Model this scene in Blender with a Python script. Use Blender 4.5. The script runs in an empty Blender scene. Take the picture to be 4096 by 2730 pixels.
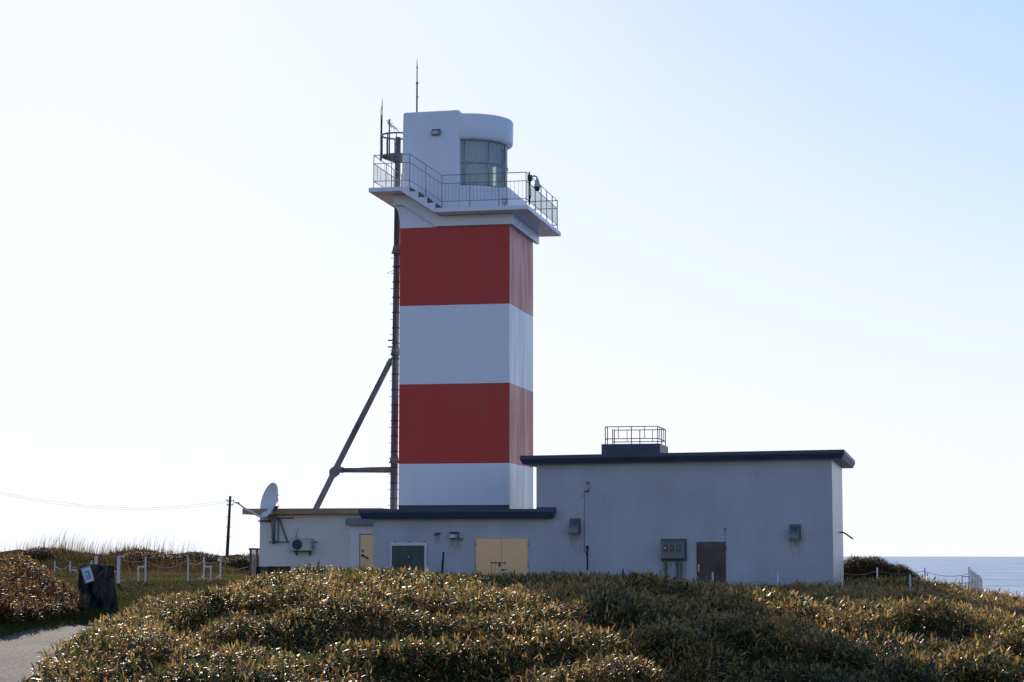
import bpy, bmesh, math, random
import numpy as np
from mathutils import Vector, Matrix
R = math.radians
SC = bpy.context.scene
COL = SC.collection

# ------------------------------------------------------------------ camera, sky, sun, exposure
F_PX, PITCH, CZ = 8432.4, 0.101, 1.5
TX, TY, ANG = -0.0876, 80.0, 0.2025            # near corner of the tower, turn of all the buildings
cam_d = bpy.data.cameras.new("camera"); cam = bpy.data.objects.new("camera", cam_d); COL.objects.link(cam)
cam.location = (0, 0, CZ); cam.rotation_euler = (math.pi / 2 + PITCH, 0, 0)
cam_d.sensor_width = 36; cam_d.lens = F_PX / 4096 * 36
cam_d.clip_start = 0.1; cam_d.clip_end = 120000
SC.camera = cam
SUN_EL, SUN_AZ = R(20), R(-12.4)                  # azimuth from +Y, negative = to the left
W = bpy.data.worlds.new("World"); SC.world = W; W.use_nodes = True
nt = W.node_tree
sky = nt.nodes.new("ShaderNodeTexSky"); sky.sky_type = 'NISHITA'; sky.sun_disc = False
sky.sun_elevation = SUN_EL; sky.sun_rotation = SUN_AZ
sky.altitude = 40; sky.air_density = 1.0; sky.dust_density = 0.25; sky.ozone_density = 2.5
bg = nt.nodes["Background"]; bg.inputs[1].default_value = 0.15
# white balance of the daylight, then a soft shoulder so that the glare round the sun stays pale instead of burning out
wb = nt.nodes.new("ShaderNodeVectorMath"); wb.operation = 'MULTIPLY'; wb.inputs[1].default_value = (.97, .93, 1.10)
nt.links.new(sky.outputs[0], wb.inputs[0])
sp = nt.nodes.new("ShaderNodeSeparateXYZ"); cb_ = nt.nodes.new("ShaderNodeCombineXYZ"); nt.links.new(wb.outputs[0], sp.inputs[0])
for k, (top, pw) in enumerate(((.945, 4), (.975, 4), (1.03, 8))):
    def mth(op, a, b):
        n_ = nt.nodes.new("ShaderNodeMath"); n_.operation = op
        for i, q in enumerate((a, b)):
            if isinstance(q, (int, float)): n_.inputs[i].default_value = q
            else: nt.links.new(q, n_.inputs[i])
        return n_.outputs[0]
    x_ = sp.outputs[k]
    nt.links.new(mth('DIVIDE', x_, mth('POWER', mth('ADD', mth('POWER', mth('DIVIDE', x_, top / .15), pw), 1), 1 / pw)), cb_.inputs[k])
nt.links.new(cb_.outputs[0], bg.inputs[0])
sun_d = bpy.data.lights.new("sun", 'SUN'); sun = bpy.data.objects.new("sun", sun_d); COL.objects.link(sun)
sun_d.energy = 4.0; sun_d.angle = R(0.5); sun_d.color = (1.0, 0.88, 0.72)
SDIR = Vector((math.sin(SUN_AZ) * math.cos(SUN_EL), math.cos(SUN_AZ) * math.cos(SUN_EL), math.sin(SUN_EL)))
sun.rotation_euler = SDIR.to_track_quat('Z', 'Y').to_euler(); sun.location = (-30, 60, 60)
SC.view_settings.view_transform = 'Standard'; SC.view_settings.look = 'None'
SC.view_settings.exposure = 0.08; SC.view_settings.gamma = 1
SC.render.engine = 'CYCLES'
SC.cycles.use_denoising = True
SC.cycles.max_bounces = 6; SC.cycles.transparent_max_bounces = 8
SC.cycles.sample_clamp_indirect = 6; SC.cycles.sample_clamp_direct = 3.5

# ------------------------------------------------------------------ helpers
rnd = random.Random(7)
rng = np.random.default_rng(11)

def tag(o, label=None, cat=None, group=None, kind=None):
    if label: o['label'] = label
    if cat: o['category'] = cat
    if group: o['group'] = group
    if kind: o['kind'] = kind
    return o

FRAME = Matrix.Translation((TX, TY, 0)) @ Matrix.Rotation(-ANG, 4, 'Z')     # u to the right along the fronts, v away, z up

def ray(x, y):
    dx = (x - 2048) / F_PX; dy = -(y - 1365) / F_PX
    return Vector((dx, math.cos(PITCH) - dy * math.sin(PITCH), math.sin(PITCH) + dy * math.cos(PITCH)))

def at(x, y, Y):                                # point of the photograph's sight line at distance Y
    d = ray(x, y); p = d * (Y / d.y); return Vector((p.x, p.y, p.z + CZ))

class MB:
    def __init__(s): s.v = []; s.f = []; s.m = []; s.s = []
    def add(s, vs, fs, mi=0, smooth=False):
        o = len(s.v); s.v += [tuple(p) for p in vs]
        for f in fs: s.f.append([i + o for i in f]); s.m.append(mi); s.s.append(smooth)
        return s
    def box(s, a, b, mi=0):
        (x0, y0, z0), (x1, y1, z1) = a, b
        return s.add([(x0,y0,z0),(x1,y0,z0),(x1,y1,z0),(x0,y1,z0),(x0,y0,z1),(x1,y0,z1),(x1,y1,z1),(x0,y1,z1)],
                     [(0,3,2,1),(4,5,6,7),(0,1,5,4),(1,2,6,5),(2,3,7,6),(3,0,4,7)], mi)
    def prism(s, poly, lo, hi, axis='y', mi=0, smooth=False):
        # poly: 2-D outline; axis 'y': (x,z) extruded over y; 'z': (x,y) over z; 'x': (y,z) over x
        n = len(poly)
        def P(p, t):
            return (p[0], t, p[1]) if axis == 'y' else (p[0], p[1], t) if axis == 'z' else (t, p[0], p[1])
        vs = [P(p, lo) for p in poly] + [P(p, hi) for p in poly]
        s.add(vs, [tuple(range(n)), tuple(range(2 * n - 1, n - 1, -1))], mi)
        o = len(s.v) - 2 * n
        for i in range(n):
            j = (i + 1) % n
            s.f.append([o + i, o + j, o + n + j, o + n + i]); s.m.append(mi); s.s.append(smooth)
        return s
    def tube(s, pts, r, n=8, mi=0, cap=True):
        pts = [Vector(p) for p in pts]; rs = r if isinstance(r, (list, tuple)) else [r] * len(pts)
        rings = []; up = Vector((0, 0, 1))
        for i, p in enumerate(pts):
            t = ((pts[min(i + 1, len(pts) - 1)] - pts[max(i - 1, 0)])).normalized()
            a = t.cross(up)
            if a.length < 1e-3: a = t.cross(Vector((1, 0, 0)))
            a.normalize(); b = t.cross(a)
            rings.append([p + (a * math.cos(k * 2 * math.pi / n) + b * math.sin(k * 2 * math.pi / n)) * rs[i] for k in range(n)])
        vs = [q for rg in rings for q in rg]; fs = []
        for i in range(len(pts) - 1):
            for k in range(n):
                fs.append((i * n + k, i * n + (k + 1) % n, (i + 1) * n + (k + 1) % n, (i + 1) * n + k))
        s.add(vs, fs, mi, True)
        if cap:
            o = len(s.v) - len(vs)
            s.f.append([o + k for k in range(n)][::-1]); s.m.append(mi); s.s.append(False)
            s.f.append([o + (len(pts) - 1) * n + k for k in range(n)]); s.m.append(mi); s.s.append(False)
        return s
    def lathe(s, prof, c=(0, 0, 0), n=32, mi=0, a0=0, a1=2 * math.pi):
        full = abs(a1 - a0 - 2 * math.pi) < 1e-6; m = n if full else n + 1
        vs = []
        for i in range(m):
            t = a0 + (a1 - a0) * i / n
            for r, z in prof: vs.append((c[0] + r * math.cos(t), c[1] + r * math.sin(t), c[2] + z))
        k = len(prof); fs = []
        for i in range(n):
            j = (i + 1) % m
            for q in range(k - 1): fs.append((i * k + q, j * k + q, j * k + q + 1, i * k + q + 1))
        return s.add(vs, fs, mi, True)
    def build(s, name, mats, parent=None, base=(0, 0, 0), bevel=0, xf=None, seg=2):
        me = bpy.data.meshes.new(name)
        b = Vector(base)
        me.from_pydata([tuple((xf @ Vector(p) if xf else Vector(p)) - b) for p in s.v], [], s.f)
        for m in (mats if isinstance(mats, (list, tuple)) else [mats]): me.materials.append(m)
        me.polygons.foreach_set('material_index', s.m); me.polygons.foreach_set('use_smooth', s.s)
        bm = bmesh.new(); bm.from_mesh(me); bmesh.ops.recalc_face_normals(bm, faces=bm.faces)
        bm.to_mesh(me); bm.free(); me.update()
        o = bpy.data.objects.new(name, me); COL.objects.link(o)
        if bevel:
            md = o.modifiers.new('bevel', 'BEVEL'); md.width = bevel; md.segments = seg; md.limit_method = 'ANGLE'; md.angle_limit = R(40)
        if parent is not None: o.parent = parent
        return o

class Thing:                                     # an Empty at the thing's base, parts built in the frame's own coordinates
    def __init__(s, name, label, cat, base=(0, 0, 0), group=None, world=False):
        s.base = Vector(base); s.o = bpy.data.objects.new(name, None); COL.objects.link(s.o)
        s.o.empty_display_size = 0.3
        if world: s.o.location = s.base
        else: s.o.matrix_world = FRAME @ Matrix.Translation(s.base)
        tag(s.o, label, cat, group)
    def part(s, name, mb, mats, parent=None, bevel=0, seg=2):
        return mb.build(name, mats, parent or s.o, s.base, bevel, None, seg)

def single(name, mb, mats, label, cat, base, group=None, world=False, bevel=0, kind=None):
    o = mb.build(name, mats, None, base, bevel)
    if world: o.location = base
    else: o.matrix_world = FRAME @ Matrix.Translation(base)
    return tag(o, label, cat, group, kind)

# ------------------------------------------------------------------ materials
def mat(name, col, rough=0.6, metal=0.0, spec=0.5):
    m = bpy.data.materials.new(name); m.use_nodes = True
    p = m.node_tree.nodes['Principled BSDF']
    p.inputs['Base Color'].default_value = (*col, 1); p.inputs['Roughness'].default_value = rough
    p.inputs['Metallic'].default_value = metal; p.inputs['Specular IOR Level'].default_value = spec
    return m
def N(m, t, **kw):
    n = m.node_tree.nodes.new(t)
    for k, v in kw.items():
        if k in n.inputs: n.inputs[k].default_value = v
        else: setattr(n, k, v)
    return n
def L(m, a, b): m.node_tree.links.new(a, b)
def coords(m, scale=(1, 1, 1)):
    tc = N(m, "ShaderNodeTexCoord"); mp = N(m, "ShaderNodeMapping"); mp.inputs['Scale'].default_value = scale
    L(m, tc.outputs['Object'], mp.inputs['Vector']); return mp.outputs[0]
def mottle(m, c0, c1, scale=2.0, stretch=(1, 1, 1), lo=0.35, hi=0.65, bump=0.0, bscale=40, detail=5, rough=None):
    """base colour wandering between two paints of the same thing, optional fine bump and patchy gloss"""
    p = m.node_tree.nodes['Principled BSDF']
    co = coords(m, stretch)
    nz = N(m, "ShaderNodeTexNoise"); nz.inputs['Scale'].default_value = scale; nz.inputs['Detail'].default_value = detail
    L(m, co, nz.inputs['Vector'])
    rp = N(m, "ShaderNodeValToRGB"); rp.color_ramp.elements[0].position = lo; rp.color_ramp.elements[1].position = hi
    rp.color_ramp.elements[0].color = (*c0, 1); rp.color_ramp.elements[1].color = (*c1, 1)
    L(m, nz.outputs['Fac'], rp.inputs[0]); L(m, rp.outputs[0], p.inputs['Base Color'])
    if rough:
        mr = N(m, "ShaderNodeMapRange"); mr.inputs['From Min'].default_value = lo; mr.inputs['From Max'].default_value = hi
        mr.inputs['To Min'].default_value = rough[0]; mr.inputs['To Max'].default_value = rough[1]
        L(m, nz.outputs['Fac'], mr.inputs['Value']); L(m, mr.outputs[0], p.inputs['Roughness'])
    if bump:
        n2 = N(m, "ShaderNodeTexNoise"); n2.inputs['Scale'].default_value = bscale; n2.inputs['Detail'].default_value = 4
        L(m, coords(m, stretch if stretch != (1, 1, 1) else (1, 1, 1)), n2.inputs['Vector'])
        bp = N(m, "ShaderNodeBump"); bp.inputs['Strength'].default_value = bump; bp.inputs['Distance'].default_value = 0.02
        L(m, n2.outputs['Fac'], bp.inputs['Height']); L(m, bp.outputs[0], p.inputs['Normal'])
    return m

M = {}
M['white'] = mottle(mat('white paint', (.8, .8, .8), .38), (.83, .845, .90), (.89, .90, .94), 1.3, (1.5, 1.5, .25), .3, .7, .10, 5, rough=(.28, .45))
M['red'] = mottle(mat('red paint', (.58, .035, .026), .42, 0, .45), (.54, .030, .022), (.64, .042, .030), 1.3, (1.5, 1.5, .25), .3, .7, .10, 5, rough=(.3, .5))
M['navy'] = mottle(mat('navy paint', (.045, .06, .10), .45), (.040, .050, .082), (.056, .070, .115), 2, (1, 1, 1), .3, .7, .1, 30)
M['annex'] = mottle(mat('annex render', (.9, .84, .82), .85), (.84, .76, .70), (.89, .81, .75), .9, (1, 1, .5), .3, .7, .15, 60)
M['porch'] = mottle(mat('porch render', (.95, .9, .86), .85), (.92, .86, .82), (.97, .92, .88), .9, (1, 1, .5), .3, .7)
M['fascia'] = mottle(mat('weathered fascia', (.42, .26, .14), .7), (.34, .21, .11), (.50, .32, .17), 1.6, (1, 1, 2), .3, .7)
M['concrete'] = mottle(mat('pale concrete', (.32, .31, .30), .8), (.24, .235, .23), (.37, .36, .35), 2.5, (1, 1, 1), .3, .7, .2, 40)
M['riser_shade'] = mottle(mat('painted riser shade', (.12, .125, .13), .7), (.09, .095, .10), (.15, .155, .16), 4)  # shade of the stair risers, put into their colour
M['soffit'] = mottle(mat('soffit paint', (.7, .68, .65), .7), (.6, .58, .54), (.74, .72, .70), 2, (1, 1, 1), .3, .7)
M['steel'] = mottle(mat('galvanised steel', (.17, .19, .22), .55, .1), (.10, .11, .13), (.22, .24, .275), 3, (1, 1, .3), .3, .7)
M['cowl'] = mottle(mat('weathered hood metal', (.16, .17, .2), .4, .5), (.10, .10, .11), (.24, .25, .28), 5, (1, 1, 1), .3, .7, rough=(.3, .5))
M['flange'] = mottle(mat('weathered flange', (.2, .17, .13), .6, .3), (.12, .09, .07), (.28, .25, .21), 6, (1, 1, 1), .3, .7)
M['rail'] = mottle(mat('railing steel', (.34, .33, .33), .45, .3), (.24, .22, .21), (.42, .41, .41), 6, (1, 1, 1), .3, .7)
M['darksteel'] = mat('dark steel', (.05, .05, .055), .6)
M['rust'] = mottle(mat('rusty steel', (.12, .07, .045), .8), (.06, .04, .03), (.2, .1, .05), 9, (1, 1, .4), .3, .7)
M['ruststain'] = mottle(mat('rust stain', (.45, .22, .09), .6, .4), (.36, .17, .07), (.60, .33, .15), 9, (1, 1, .3), .3, .7)
M['black'] = mat('black plastic', (.015, .015, .017), .5)
M['grey'] = mat('grey enamel', (.17, .19, .20), .45)
M['greydark'] = mat('dark grey enamel', (.10, .105, .115), .5)
M['dullglass'] = mat('meter glass', (.03, .03, .03), .15)
M['galv'] = mottle(mat('hood metal', (.35, .36, .38), .35, .7), (.28, .28, .28), (.45, .46, .48), 5, (1, 1, 1), .3, .7, rough=(.25, .45))
M['gold'] = mottle(mat('tan door', (.66, .46, .28), .34, .85), (.56, .38, .22), (.72, .51, .31), 1.5, (1, 1, 1.4), .25, .75, rough=(.3, .45))
M['brown'] = mottle(mat('brown door', (.11, .085, .065), .6, 0, .3), (.075, .055, .045), (.15, .12, .09), 1.6, (1, 1, 1), .3, .7)
M['board'] = mottle(mat('green board', (.012, .06, .055), .3), (.010, .045, .042), (.05, .11, .11), 2.2, (1.2, 1, .5), .45, .8)
M['frame'] = mat('white frame', (.62, .66, .72), .4, .2)
M['plastic'] = mottle(mat('ivory enamel', (.62, .60, .55), .5), (.52, .49, .44), (.66, .64, .60), 3, (1, 1, 1), .3, .7)
M['grille'] = mat('dark grille', (.11, .11, .115), .6)
M['dish'] = mottle(mat('dish enamel', (.8, .81, .82), .5), (.76, .77, .78), (.84, .84, .85), 3)
M['pvc'] = mat('white pvc', (.8, .8, .8), .4)
M['post'] = mottle(mat('post paint', (.72, .72, .74), .5), (.64, .63, .64), (.78, .78, .8), 5, (1, 1, .3), .3, .7)
M['chain'] = mat('chain', (.55, .54, .52), .3, .5)
M['wire'] = mat('overhead wire', (.5, .5, .52), .5)
M['wood'] = mottle(mat('pole timber', (.035, .028, .024), .85), (.025, .02, .018), (.06, .048, .04), 4, (6, 6, .3), .3, .7)
M['net'] = mat('faded green netting', (.10, .32, .28), .8)
M['blue'] = mat('blue print', (.05, .22, .50), .4)
M['paper'] = mat('laminated paper', (.75, .76, .80), .25)
M['tape'] = mat('tape border', (.38, .36, .38), .4)
M['rope'] = mat('rope', (.22, .2, .17), .8)
M['door_steel'] = mat('worn steel', (.45, .42, .36), .4, .7)

def glass_mat():
    m = bpy.data.materials.new('lantern glass'); m.use_nodes = True
    n = m.node_tree.nodes; n.remove(n['Principled BSDF']); out = n['Material Output']
    tr = N(m, "ShaderNodeBsdfTransparent"); tr.inputs[0].default_value = (.86, .95, .95, 1)
    gl = N(m, "ShaderNodeBsdfGlossy"); gl.inputs['Roughness'].default_value = .03
    fr = N(m, "ShaderNodeFresnel"); fr.inputs[0].default_value = 1.6
    mx = N(m, "ShaderNodeMixShader"); L(m, fr.outputs[0], mx.inputs[0]); L(m, tr.outputs[0], mx.inputs[1]); L(m, gl.outputs[0], mx.inputs[2])
    L(m, mx.outputs[0], out.inputs['Surface']); return m
M['glass'] = glass_mat()
def curtain_mat():
    m = mat('lantern curtain', (.86, .88, .88), .9, 0, .1); p = m.node_tree.nodes['Principled BSDF']; out = m.node_tree.nodes['Material Output']
    tl = N(m, "ShaderNodeBsdfTranslucent"); tl.inputs[0].default_value = (.86, .88, .88, 1)
    mx = N(m, "ShaderNodeMixShader"); mx.inputs[0].default_value = .5
    L(m, p.outputs[0], mx.inputs[1]); L(m, tl.outputs[0], mx.inputs[2]); L(m, mx.outputs[0], out.inputs['Surface']); return m
M['curtain'] = curtain_mat()

def tile_mat():
    m = mat('mosaic tile', (.42, .44, .47), .35); p = m.node_tree.nodes['Principled BSDF']
    # tiles of 45 mm on the walls: v and u both run into the brick's x so that every face gets square tiles
    tc = N(m, "ShaderNodeTexCoord"); sx = N(m, "ShaderNodeSeparateXYZ"); L(m, tc.outputs['Object'], sx.inputs[0])
    ad = N(m, "ShaderNodeMath", operation='ADD'); L(m, sx.outputs[0], ad.inputs[0]); L(m, sx.outputs[1], ad.inputs[1])
    cb = N(m, "ShaderNodeCombineXYZ"); L(m, ad.outputs[0], cb.inputs[0]); L(m, sx.outputs[2], cb.inputs[1])
    br = N(m, "ShaderNodeTexBrick", offset=0.0, squash=1.0)
    br.inputs['Scale'].default_value = 1.0; br.inputs['Brick Width'].default_value = .047; br.inputs['Row Height'].default_value = .047
    br.inputs['Mortar Size'].default_value = .0035; br.inputs['Mortar Smooth'].default_value = .2
    br.inputs['Color1'].default_value = (.56, .585, .64, 1); br.inputs['Color2'].default_value = (.49, .515, .57, 1)
    br.inputs['Mortar'].default_value = (.36, .355, .35, 1)
    L(m, cb.outputs[0], br.inputs['Vector'])
    nz = N(m, "ShaderNodeTexNoise"); nz.inputs['Scale'].default_value = .7; nz.inputs['Detail'].default_value = 6; L(m, coords(m, (1, 1, .6)), nz.inputs['Vector'])
    mr = N(m, "ShaderNodeMapRange"); mr.inputs['From Min'].default_value = .3; mr.inputs['From Max'].default_value = .7; mr.inputs['To Min'].default_value = .82; mr.inputs['To Max'].default_value = 1.06
    L(m, nz.outputs['Fac'], mr.inputs['Value'])
    mx = N(m, "ShaderNodeMix", data_type='RGBA', blend_type='MULTIPLY'); mx.inputs[0].default_value = 1
    L(m, br.outputs['Color'], mx.inputs[6]); L(m, mr.outputs[0], mx.inputs[7])
    # brown run-off on the tiles below the cowls, hoods and the meter cabinet (u0, u1, top, bottom in wall coordinates)
    sn = N(m, "ShaderNodeTexNoise"); sn.inputs['Scale'].default_value = 6; sn.inputs['Detail'].default_value = 6; L(m, coords(m, (1.6, 1, .35)), sn.inputs['Vector'])
    total = None
    def mp_(src, a, b):
        n_ = N(m, "ShaderNodeMapRange", interpolation_type='SMOOTHSTEP'); n_.inputs['From Min'].default_value = a; n_.inputs['From Max'].default_value = b; L(m, src, n_.inputs['Value']); return n_.outputs[0]
    def op_(o_, a, b):
        n_ = N(m, "ShaderNodeMath", operation=o_); L(m, a, n_.inputs[0])
        if isinstance(b, float): n_.inputs[1].default_value = b
        else: L(m, b, n_.inputs[1])
        return n_.outputs[0]
    for u0, u1, top, bot in ((3.28, 3.78, 2.3, 1.3), (10.9, 11.36, 2.1, 1.3), (6.5, 7.45, 1.4, .2), (-.98, -.55, 2.1, 1.3), (-1.5, -1.28, 2.25, 1.7), (3.9, 4.06, 4.0, 3.3)):
        u0 -= 4.5; u1 -= 4.5; top += .3; bot += .3
        k = op_('MULTIPLY', op_('MULTIPLY', mp_(sx.outputs[0], u0 - .08, u0 + .1), mp_(sx.outputs[0], u1 + .08, u1 - .1)), op_('MULTIPLY', mp_(sx.outputs[2], bot, top - .1), mp_(sx.outputs[2], top + .02, top - .02)))
        total = k if total is None else op_('ADD', total, k)
    total = op_('MULTIPLY', total, mp_(sn.outputs['Fac'], .30, .62))
    total = op_('MULTIPLY', total, .8)
    sm = N(m, "ShaderNodeMix", data_type='RGBA', blend_type='MULTIPLY'); sm.inputs[7].default_value = (.50, .42, .33, 1)
    L(m, total, sm.inputs[0]); L(m, mx.outputs[2], sm.inputs[6]); L(m, sm.outputs[2], p.inputs['Base Color'])
    bp = N(m, "ShaderNodeBump", invert=True); bp.inputs['Strength'].default_value = .2; bp.inputs['Distance'].default_value = .003
    L(m, br.outputs['Fac'], bp.inputs['Height']); L(m, bp.outputs[0], p.inputs['Normal'])
    return m
M['tile'] = tile_mat()

# ------------------------------------------------------------------ terrain
def X_of(col, Y): return at(col * 1.7408, 2217, Y).x
CT = []
def C(col, Y, row, veg=0.0):                     # column and row in a 2353-wide view of the photograph, distance, plant height over the ground
    p = at(col * 1.7408, row * 1.7408, Y); CT.append((p.x, p.y, p.z - veg))
SV = .66
for c_ in (420, 800, 1250, 1650):
    for Y_, r_ in ((43, 1600), (47, 1522), (50, 1440), (53.5, 1384)): C(c_, Y_, r_, SV)
for Y_, r_ in ((43, 1600), (47, 1530), (50, 1458), (54, 1402), (60, 1368), (66, 1346)): C(1900, Y_, r_, SV)
for Y_, r_ in ((43, 1605), (47, 1540), (50, 1476), (54, 1430), (60, 1398), (67, 1388)): C(2353, Y_, r_, SV)
C(2353, 78, 1450)
for c_, r_ in ((250, 1420), (400, 1362), (600, 1340), (850, 1333), (1100, 1340), (1300, 1352), (1600, 1362)): C(c_, 58, r_ - (22 if c_ == 250 else 0), SV)
for c_, r_ in ((500, 1330), (700, 1310), (850, 1304), (1100, 1313), (1250, 1323), (1450, 1320), (1700, 1334)): C(c_, 64, r_, SV)
C(300, 60, 1378, SV); C(255, 63, 1392, SV); C(1700, 69, 1338, SV); C(2150, 66, 1364, SV); C(1450, 68.5, 1330, SV)
C(2125, 78, 1352); C(2250, 74, 1368); C(2016, 80, 1349); C(2050, 90, 1345)
for X_, Y_, z_ in ((-9, 78, .35), (-4, 80, .1), (0, 76, 0), (5, 72.5, 0), (11, 71, 0), (12, 80, 0), (0, 90, 0), (8, 90, 0)): CT.append((X_, Y_, z_))
C(280, 70, 1396); C(280, 80, 1338); C(500, 82, 1332); C(100, 85, 1328); C(-200, 85, 1320); C(400, 74, 1366)
for c_, r_ in ((-300, 1290), (0, 1288), (150, 1288), (300, 1290), (420, 1288), (550, 1297), (700, 1300)): C(c_, 108, r_)
for c_, r_ in ((-300, 1292), (300, 1292), (800, 1300), (1400, 1330)): C(c_, 190, r_)
for c_, Y_, r_ in ((-200, 44, 1562), (60, 44, 1568), (20, 48, 1520), (0, 53, 1474), (120, 53, 1490), (60, 58, 1452), (170, 58, 1452), (190, 63.5, 1432), (300, 63.5, 1424)): C(c_, Y_, r_)
CT += [(x, y, z) for x in (-15, 0, 15) for y, z in ((2, -.25), (20, -.7), (34, -1.4))]
CT += [(-40, 60, .8), (-40, 30, -.3), (28, 40, -2.2), (32, 60, -2.5), (30, 20, -1)]
CT = np.array(CT)
def tps(P, Q):
    r2 = ((P[:, None, :] - Q[None, :, :]) ** 2).sum(-1); return .5 * r2 * np.log(r2 + 1e-9)
_A = CT[:, :2] / 20; _n = len(_A)
_K = np.zeros((_n + 3, _n + 3)); _K[:_n, :_n] = tps(_A, _A) + np.eye(_n) * .004
_K[:_n, _n] = 1; _K[:_n, _n + 1:] = _A; _K[_n:, :_n] = _K[:_n, _n:].T
_w = np.linalg.solve(_K, np.concatenate([CT[:, 2], np.zeros(3)]))
_wav = [(rng.uniform(*k), rng.uniform(0, 6.28), rng.uniform(0, 6.28), a) for k, a in (((.7, 1.1), .07), ((.7, 1.2), .07), ((1, 1.6), .065), ((1, 1.7), .065), ((1.5, 2.3), .055), ((1.6, 2.6), .05), ((2.2, 3.4), .04), ((2.6, 4), .035))]
def sstep(x, a, b): t = np.clip((x - a) / (b - a), 0, 1); return t * t * (3 - 2 * t)
def path_left(y): return -13.0 + .055 * np.clip(y - 53, 0, 20)
def path_right(y): return -10.05 - .065 * (y - 44)
def in_path(x, y): return (x > path_left(y)) & (x < path_right(y)) & (y < 66)
def ground(x, y):
    x = np.asarray(x, float); y = np.asarray(y, float); sh = x.shape; x = x.ravel(); y = y.ravel()
    out = np.empty_like(x)
    for i in range(0, len(x), 20000):
        q = np.stack([x[i:i + 20000], y[i:i + 20000]], 1) / 20
        out[i:i + 20000] = tps(q, _A) @ _w[:_n] + _w[_n] + q @ _w[_n + 1:]
    out = np.clip(out, -6, 1.6)
    # clumpy ground under the bamboo grass
    b = sum(a * np.sin(k * (x * math.cos(t) + y * math.sin(t) * .9) + ph) for k, t, ph, a in _wav)
    sas = sstep(x, path_right(y) + .2, path_right(y) + 2.5) * (1 - sstep(y, 66, 70))
    out += b * sas * (1.9 - .7 * sstep(y, 54, 61))
    # bank of the brush to the left of the path
    bk = np.exp(-(((x + 18.4) / 5.4) ** 2) ** 2) * np.exp(-(((y - 60) / 6.0) ** 4))
    out += bk * (1.72 + b * 1.1) * sstep(-x, -path_left(y) - .8, -path_left(y) + 1.7)
    out += sstep(y, 94, 102) * sstep(-x, 5, 9) * (.22 * np.sin(x * .55 + 1) + .2 * np.sin(x * 1.05 + y * .3) + .14 * np.sin(x * 1.9 - y * .5 + 2))
    # the land ends in cliffs: to the right of the buildings and beyond the dunes
    edge = np.maximum(sstep(x - np.where(y > 85, 14, 17) , 6, 30), np.maximum(sstep(y, 215, 260), sstep(np.abs(x), 90, 130)))
    edge = np.maximum(edge, sstep(y, 95, 130) * sstep(x, -2, 8))
    return (out * (1 - edge) - 37 * edge).reshape(sh)

def grid_mesh(name, xs, ys, m):
    gx, gy = np.meshgrid(xs, ys); gz = ground(gx, gy)
    v = np.stack([gx, gy, gz], -1).reshape(-1, 3); nx, ny = len(xs), len(ys)
    i = np.arange((ny - 1) * (nx - 1)); r, c = i // (nx - 1), i % (nx - 1); a = r * nx + c
    f = np.stack([a, a + 1, a + nx + 1, a + nx], 1)
    me = np_mesh(name, v, quads=f, smooth=True); me.materials.append(m)
    o = bpy.data.objects.new(name, me); COL.objects.link(o); return o

def np_mesh(name, v, tris=None, quads=None, col=None, smooth=False):
    me = bpy.data.meshes.new(name)
    nt_ = 0 if tris is None else len(tris); nq = 0 if quads is None else len(quads)
    me.vertices.add(len(v)); me.vertices.foreach_set('co', np.ascontiguousarray(v, np.float32).ravel())
    idx = np.concatenate([a.ravel() for a in (tris, quads) if a is not None and len(a)]).astype(np.int32)
    me.loops.add(len(idx)); me.loops.foreach_set('vertex_index', idx)
    me.polygons.add(nt_ + nq)
    st = np.concatenate([np.arange(nt_) * 3, nt_ * 3 + np.arange(nq) * 4]).astype(np.int32)
    me.polygons.foreach_set('loop_start', st)
    me.update(calc_edges=True)
    me.polygons.foreach_set('use_smooth', np.full(nt_ + nq, smooth))
    if col is not None:
        at_ = me.color_attributes.new('tint', 'FLOAT_COLOR', 'POINT')
        at_.data.foreach_set('color', np.concatenate([col, np.ones((len(col), 1))], 1).astype(np.float32).ravel())
    me.validate(); return me

def ground_mat():
    """dark litter under the bamboo, dry meadow on the open land behind the viewer and at the left"""
    m = mat('soil and grass', (.1, .08, .05), 1.0, 0, 0); p = m.node_tree.nodes['Principled BSDF']
    co = coords(m)
    n1 = N(m, "ShaderNodeTexNoise"); n1.inputs['Scale'].default_value = .35; n1.inputs['Detail'].default_value = 8; L(m, co, n1.inputs['Vector'])
    def ramp(a, k_, b):
        rp = N(m, "ShaderNodeValToRGB"); e = rp.color_ramp.elements
        e[0].position = .35; e[0].color = (*a, 1); e[1].position = .62; e[1].color = (*b, 1)
        k = e.new(.5); k.color = (*k_, 1); L(m, n1.outputs['Fac'], rp.inputs[0]); return rp.outputs[0]
    soil = ramp((.045, .035, .02), (.06, .055, .025), (.10, .075, .04)); mead = ramp((.17, .15, .06), (.22, .18, .08), (.28, .21, .10))
    tc = N(m, "ShaderNodeTexCoord"); sx = N(m, "ShaderNodeSeparateXYZ"); L(m, tc.outputs['Object'], sx.inputs[0])
    mr = N(m, "ShaderNodeMapRange"); mr.inputs['From Min'].default_value = 37; mr.inputs['From Max'].default_value = 41; mr.inputs['To Min'].default_value = 1; mr.inputs['To Max'].default_value = 0
    L(m, sx.outputs[1], mr.inputs['Value'])
    mx = N(m, "ShaderNodeMix", data_type='RGBA'); L(m, mr.outputs[0], mx.inputs[0]); L(m, soil, mx.inputs[6]); L(m, mead, mx.inputs[7]); L(m, mx.outputs[2], p.inputs['Base Color'])
    return m
ax = np.concatenate([np.linspace(-220, -42, 30), np.arange(-40, 30, .6), np.linspace(31, 220, 34)])
ay = np.concatenate([np.linspace(-260, -32, 20), np.linspace(-30, 28, 20), np.arange(29, 92, .6), np.arange(92, 135, 1.4), np.linspace(137, 290, 40)])
land = tag(grid_mesh('ground', ax, ay, ground_mat()), kind='structure')

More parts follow.
